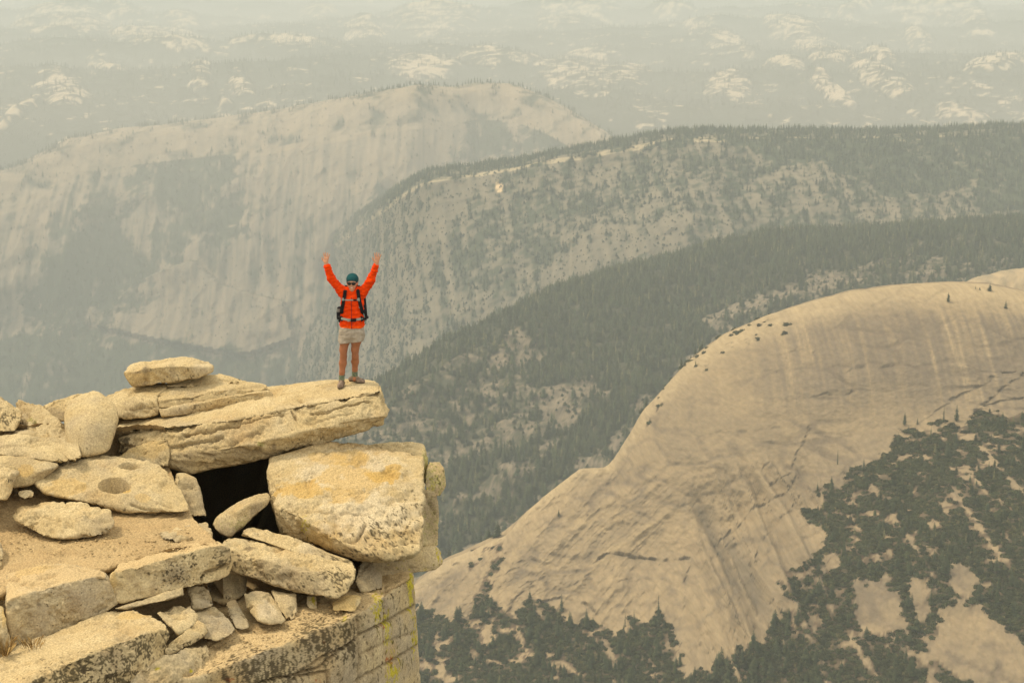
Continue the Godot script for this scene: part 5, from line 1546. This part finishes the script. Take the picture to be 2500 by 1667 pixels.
	hand(hr, wr_r, Vector3(0.14, 1, -0.02).normalized(), Vector3(1, -0.14, -0.1).normalized(), -1.0)
	hl.bone(el_l.lerp(wr_l, 0.9), wr_l + Vector3(0.001, 0.02, 0), 0.026, 0.022, 0.02, 1.2)
	hr.bone(el_r.lerp(wr_r, 0.9), wr_r + Vector3(0.003, 0.02, 0), 0.026, 0.022, 0.02, 1.2)
	var paint := func(p: Vector3, _n: Vector3) -> Color:
		var c := Color(0.30, 0.125, 0.06)
		if p.y > 1.3: c = Color(0.52, 0.27, 0.165)
		var m := Vector2(p.x - head.x, p.y - head.y + 0.079)
		if p.z > head.z + 0.05 and absf(m.y + m.x * m.x * -8.0) < 0.012 and absf(m.x) < 0.03: c = Color(0.42, 0.12, 0.10)
		if p.y < 1.3: c = c.lerp(Color(0.19, 0.075, 0.038), clampf(nb.get_noise_3dv(p * 9.0) * 0.8, 0, 0.5))
		return c
	put("body", net_mesh([b, hd, hl, hr], paint), skin, who)
	# jacket
	var j := Field.new(Vector3(-0.48, 0.82, -0.22), Vector3(0.48, 1.95, 0.24), 0.012)
	j.bone(Vector3(-0.008, 0.90, 0.0), Vector3(-0.004, 1.04, 0.0), 0.188, 0.172, 0.03, 1.4, 0.010, 0.05)
	j.bone(Vector3(-0.004, 1.04, 0.0), Vector3(0.002, 1.26, 0.0), 0.170, 0.170, 0.03, 1.42, 0.010, 0.05)
	j.bone(Vector3(0.002, 1.26, 0.0), Vector3(0.004, 1.38, -0.01), 0.165, 0.12, 0.04, 1.42, 0.008, 0.05)
	j.bone(sh_l + Vector3(0.03, -0.01, 0), sh_r + Vector3(-0.03, -0.01, 0), 0.075, 0.075, 0.04)
	for s in [[sh_l, el_l, wr_l], [sh_r, el_r, wr_r]]:
		j.bone(s[0] + Vector3(0, -0.03, 0), s[1], 0.077, 0.060, 0.05, 1.0, 0.011, 0.046)
		j.bone(s[1], s[1].lerp(s[2], 0.98), 0.059, 0.043, 0.03, 1.0, 0.011, 0.046)
	j.bone(neck + Vector3(0, -0.05, -0.005), neck + Vector3(0, 0.03, -0.01), 0.083, 0.078, 0.03)
	j.bite(neck + Vector3(0, 0.10, 0.055), 0.075)
	j.cut(Vector3(0, -1, 0), -0.872)
	for s in [[el_l, wr_l], [el_r, wr_r]]:
		var way: Vector3 = (s[1] - s[0]).normalized()
		j.cut(way, way.dot(s[1] - way * 0.012))
	var orange := func(p: Vector3, _n: Vector3) -> Color:
		var k := 1.0 + 0.28 * nb.get_noise_3dv(p * Vector3(7, 16, 7))  # tone noise paints crease shading into the fabric
		if p.y < 0.915: return Color(0.80, 0.095, 0.010) * k
		return Color(0.70, 0.052, 0.005) * k
	var cl := cloth_mat(Color.WHITE, 0.85)
	cl.vertex_color_use_as_albedo = true
	var jm := net_mesh([j], orange, 0.022)
	put("jacket", jm, cl, who)
	var jv: PackedVector3Array = jm.surface_get_arrays(0)[Mesh.ARRAY_VERTEX]
	var front := func(x: float, y: float, out: float) -> Vector3:
		var z := -1.0
		for q in jv:
			if absf(q.x - x) < 0.016 and absf(q.y - y) < 0.016: z = maxf(z, q.z)
		return Vector3(x, y, (z if z > -0.9 else 0.05) + out)
	# shorts
	var sh := Field.new(Vector3(-0.28, 0.58, -0.2), Vector3(0.26, 1.0, 0.2), 0.011)
	sh.bone(Vector3(-0.01, 0.93, 0), Vector3(-0.012, 0.80, 0), 0.178, 0.188, 0.03, 1.4)
	sh.bone(hip_l + Vector3(-0.004, -0.06, 0.005), Vector3(-0.122, 0.62, 0.025), 0.108, 0.098, 0.02, 1.05)
	sh.bone(hip_r + Vector3(0.004, -0.06, 0.005), Vector3(0.062, 0.62, 0.018), 0.108, 0.098, 0.02, 1.05)
	sh.cut(Vector3(0.12, -1, -0.05).normalized(), -0.652)
	sh.cut(Vector3(0, 1, 0), 0.89)
	var linen := func(p: Vector3, _n: Vector3) -> Color:
		var k := 0.94 + 0.3 * nb.get_noise_3dv(p * Vector3(14, 4, 14))
		return Color(0.37, 0.32, 0.26) * k
	var sm := cl.duplicate()
	sm.roughness = 0.9
	put("shorts", net_mesh([sh], linen, 0.02), sm, who)
	# socks and shoes
	var wool := cl.duplicate()
	wool.roughness = 1.0
	for s in [[ank_l, foot_l, Vector3(-0.02, 0, 1).normalized(), knee_l], [ank_r, foot_r, Vector3(0.86, 0, 0.52).normalized(), knee_r]]:
		var ank: Vector3 = s[0]
		var ft: Vector3 = s[1]
		var way: Vector3 = s[2]
		var so := Field.new(ank - Vector3(0.09, 0.08, 0.09), ank + Vector3(0.09, 0.16, 0.09), 0.008)
		so.bone(ank - Vector3(0, 0.04, 0), ank.lerp(s[3], 0.22), 0.042, 0.045, 0.01, 1.0, 0.004, 0.03)
		so.cut(Vector3(0, 1, 0), ank.y + 0.075)
		var knit := func(p: Vector3, _n: Vector3) -> Color:
			return Color(0.19, 0.215, 0.135).lerp(Color(0.10, 0.125, 0.095), clampf(0.5 + nc.get_noise_3dv(p * Vector3(20, 45, 20)), 0, 1))
		put("sock", net_mesh([so], knit), wool, who)
		var heel := ft + Vector3(0, 0.035, 0) - way * 0.085 + Vector3(0, 0, -0.02)
		var toe := ft + Vector3(0, 0.03, 0) + way * 0.135 + Vector3(0, 0, -0.02)
		var fo := Field.new(ft - Vector3(0.2, 0.03, 0.2), ft + Vector3(0.2, 0.16, 0.2), 0.008)
		fo.bone(heel, toe, 0.037, 0.040, 0.02)
		fo.bone(heel + Vector3(0, 0.0, 0), heel.lerp(toe, 0.3) + Vector3(0, 0.045, 0), 0.040, 0.040, 0.02)
		fo.bone(heel.lerp(toe, 0.3) + Vector3(0, 0.045, 0), toe, 0.036, 0.034, 0.02)
		fo.bone(heel.lerp(toe, 0.7) - way.cross(Vector3.UP) * 0.012, heel.lerp(toe, 0.7) + way.cross(Vector3.UP) * 0.012, 0.036, 0.036, 0.02)
		fo.cut(Vector3(0, -1, 0), -(ft.y - 0.004))
		var leather := func(p: Vector3, _n: Vector3) -> Color:
			if p.y < ft.y + 0.02: return Color(0.085, 0.07, 0.055)
			return Color(0.155, 0.115, 0.09).lerp(Color(0.24, 0.18, 0.14), clampf(0.4 + 1.4 * nc.get_noise_3dv(p * 18.0), 0, 1))
		var shoe := put("shoe", net_mesh([fo], leather), wool, who)
		var lace := plain(Color(0.10, 0.09, 0.12))
		for k in 3:
			var c := heel.lerp(toe, 0.46 + 0.12 * k) + Vector3(0, 0.062 - 0.011 * k, 0)
			var sd: Vector3 = way.cross(Vector3.UP) * 0.024
			put("lace", band([c - sd, c + Vector3(0, 0.006, 0), c + sd], 0.008, 0.006), lace, shoe)
	# head wear
	var bn := Field.new(head + Vector3(-0.13, -0.08, -0.15), head + Vector3(0.13, 0.15, 0.14), 0.008)
	bn.bone(head + Vector3(0, 0.032, -0.022), head + Vector3(0, 0.022, 0.008), 0.091, 0.084, 0.03)
	bn.bone(head + Vector3(0, -0.03, -0.035), head + Vector3(0, 0.02, -0.03), 0.085, 0.088, 0.02)
	bn.cut(Vector3(0, -0.85, 0.53).normalized(), Vector3(0, -0.85, 0.53).normalized().dot(head + Vector3(0, 0.021, 0.085)))
	var teal := func(p: Vector3, _n: Vector3) -> Color:
		return Color(0.018, 0.07, 0.078) * (1.0 + 0.4 * nc.get_noise_3dv(p * 60.0))
	put("beanie", net_mesh([bn], teal), wool, who)
	var hair := Field.new(head + Vector3(-0.12, -0.14, -0.14), head + Vector3(0.12, 0.06, 0.1), 0.008)
	for s in [-1.0, 1.0]:
		hair.bone(head + Vector3(s * 0.072, 0.02, -0.02), head + Vector3(s * 0.07, -0.07, -0.03), 0.016, 0.012, 0.01)
	hair.bone(head + Vector3(0, -0.02, -0.06), head + Vector3(0, -0.11, -0.05), 0.05, 0.04, 0.02)
	var brown := func(_p: Vector3, _n: Vector3) -> Color: return Color(0.075, 0.04, 0.02)
	put("hair", net_mesh([hair], brown), wool, who)
	var dark := plain(Color(0.012, 0.010, 0.010), 0.15)
	dark.metallic_specular = 0.5
	var glasses := put("sunglasses", band([head + Vector3(-0.078, -0.006, 0.03), head + Vector3(-0.066, -0.004, 0.088), head + Vector3(-0.03, -0.004, 0.108), head + Vector3(0.0, 0.0, 0.112), head + Vector3(0.03, -0.004, 0.108), head + Vector3(0.066, -0.004, 0.088), head + Vector3(0.078, -0.006, 0.03)], 0.013, 0.008), dark, who)
	for s in [-1.0, 1.0]:
		var l := put("lens", ellipsoid(Vector3(0.033, 0.026, 0.01)), dark, glasses)
		l.position = head + Vector3(s * 0.034, -0.016, 0.098)
		l.scale = Vector3(1, 1, 0.36)
		l.rotation.y = s * 0.3
	var teeth := put("teeth", ellipsoid(Vector3(0.024, 0.008, 0.008)), plain(Color(0.74, 0.66, 0.55), 0.4), who)
	teeth.position = head + Vector3(0, -0.078, 0.080)
	teeth.scale = Vector3(1, 1, 0.3)
	var zip := []
	for i in 15: zip.append(front.call(0.004, lerpf(1.36, 0.88, i / 14.0), 0.002))
	put("zipper", band(zip, 0.012, 0.006), plain(Color(0.28, 0.02, 0.01), 0.6), who)
	# backpack
	var pack := base("backpack", spot)
	pack.rotation = who.rotation
	tag(pack, "black and grey hiking backpack worn on the woman's back", "backpack")
	var black := cloth_mat(Color(0.017, 0.017, 0.018), 0.75)
	var greys := cloth_mat(Color(0.27, 0.285, 0.255), 0.8)
	var bp := Field.new(Vector3(-0.32, 0.85, -0.42), Vector3(0.30, 1.5, 0.06), 0.014)
	bp.bone(Vector3(-0.12, 1.0, -0.22), Vector3(-0.11, 1.36, -0.21), 0.10, 0.085, 0.05)
	bp.bone(Vector3(0.10, 1.0, -0.22), Vector3(0.09, 1.36, -0.21), 0.10, 0.085, 0.05)
	bp.bone(Vector3(0, 0.98, -0.22), Vector3(0, 1.38, -0.21), 0.11, 0.09, 0.05)
	var nylon := func(p: Vector3, _n: Vector3) -> Color: return Color(0.018, 0.018, 0.02) * (1.0 + 0.5 * nc.get_noise_3dv(p * 12.0))
	put("pack_bag", net_mesh([bp], nylon), cl.duplicate(), pack)
	var po := Field.new(Vector3(-0.36, 0.88, -0.26), Vector3(-0.12, 1.26, 0.06), 0.010)
	po.bone(Vector3(-0.212, 1.01, -0.09), Vector3(-0.205, 1.13, -0.09), 0.045, 0.05, 0.02)
	po.bone(Vector3(-0.19, 0.98, -0.06), Vector3(-0.175, 1.02, 0.0), 0.045, 0.035, 0.02)
	var mixed := func(p: Vector3, _n: Vector3) -> Color:
		return Color(0.17, 0.18, 0.165) if p.y > 1.105 and p.y < 1.15 else Color(0.018, 0.018, 0.02)
	put("side_pocket", net_mesh([po], mixed), cl.duplicate(), pack)
	for s in [-1.0, 1.0]:
		var line := []
		var way := [[0.092, 1.50], [0.098, 1.44], [0.105, 1.39], [0.115, 1.33], [0.130, 1.26], [0.146, 1.19], [0.158, 1.12]]
		line.append(Vector3(s * 0.09, 1.46, -0.12))
		line.append(Vector3(s * 0.09, 1.505, -0.05))
		for q in way.slice(1): line.append(front.call(s * q[0] + 0.004, q[1], 0.010))
		line.append(Vector3(s * 0.185, 1.06, 0.0))
		line.append(Vector3(s * 0.175, 1.03, -0.14))
		var strap := put("shoulder_strap", band(line, 0.052, 0.018), black, pack)
		var pad: Vector3 = front.call(s * 0.118 + 0.004, 1.33, 0.024)
		put("slider", band([pad + Vector3(-0.012, 0.02, 0), pad + Vector3(-0.008, -0.02, 0)], 0.03, 0.012), greys, strap)
	var chest_line := []
	for i in 9: chest_line.append(front.call(lerpf(-0.10, 0.115, i / 8.0), 1.322, 0.014))
	var cs := put("chest_strap", band(chest_line, 0.018, 0.007), greys, pack)
	put("buckle", band([front.call(0.035, 1.322, 0.02), front.call(0.085, 1.320, 0.02)], 0.026, 0.012), black, cs)
	var tail: Vector3 = front.call(0.118, 1.31, 0.016)
	put("loose_strap", band([tail, tail + Vector3(0.004, -0.06, 0), tail + Vector3(0.003, -0.115, -0.004)], 0.016, 0.004), greys, pack)
	var belt := []
	for i in 15: belt.append(front.call(lerpf(-0.158, 0.158, i / 14.0), 1.018 + 0.014 * absf(i - 7.0) / 7.0, 0.010))
	var hb := put("hip_belt", band(belt, 0.034, 0.010), greys, pack)
	put("buckle", band([front.call(-0.005, 1.018, 0.022), front.call(0.075, 1.018, 0.022)], 0.046, 0.016), black, hb)
	put("buckle", band([front.call(-0.055, 1.02, 0.02), front.call(-0.022, 1.018, 0.02)], 0.042, 0.010), greys, hb)
	for s in [-1.0, 1.0]:
		put("belt_wing", band([front.call(s * 0.145, 1.03, 0.008), Vector3(s * 0.188, 1.03, 0.05), Vector3(s * 0.2, 1.02, -0.02), Vector3(s * 0.18, 1.02, -0.14)], 0.085, 0.018), black, hb)
	put("loose_strap", band([Vector3(-0.20, 1.05, 0.02), Vector3(-0.225, 0.96, 0.02), Vector3(-0.222, 0.85, 0.01), Vector3(-0.226, 0.80, 0.01)], 0.014, 0.004), cloth_mat(Color(0.20, 0.26, 0.24)), pack)
	put("loose_strap", band([Vector3(0.165, 1.14, 0.05), Vector3(0.188, 1.06, 0.05), Vector3(0.198, 0.98, 0.03), Vector3(0.196, 0.93, 0.02)], 0.014, 0.004), cloth_mat(Color(0.20, 0.26, 0.24)), pack)
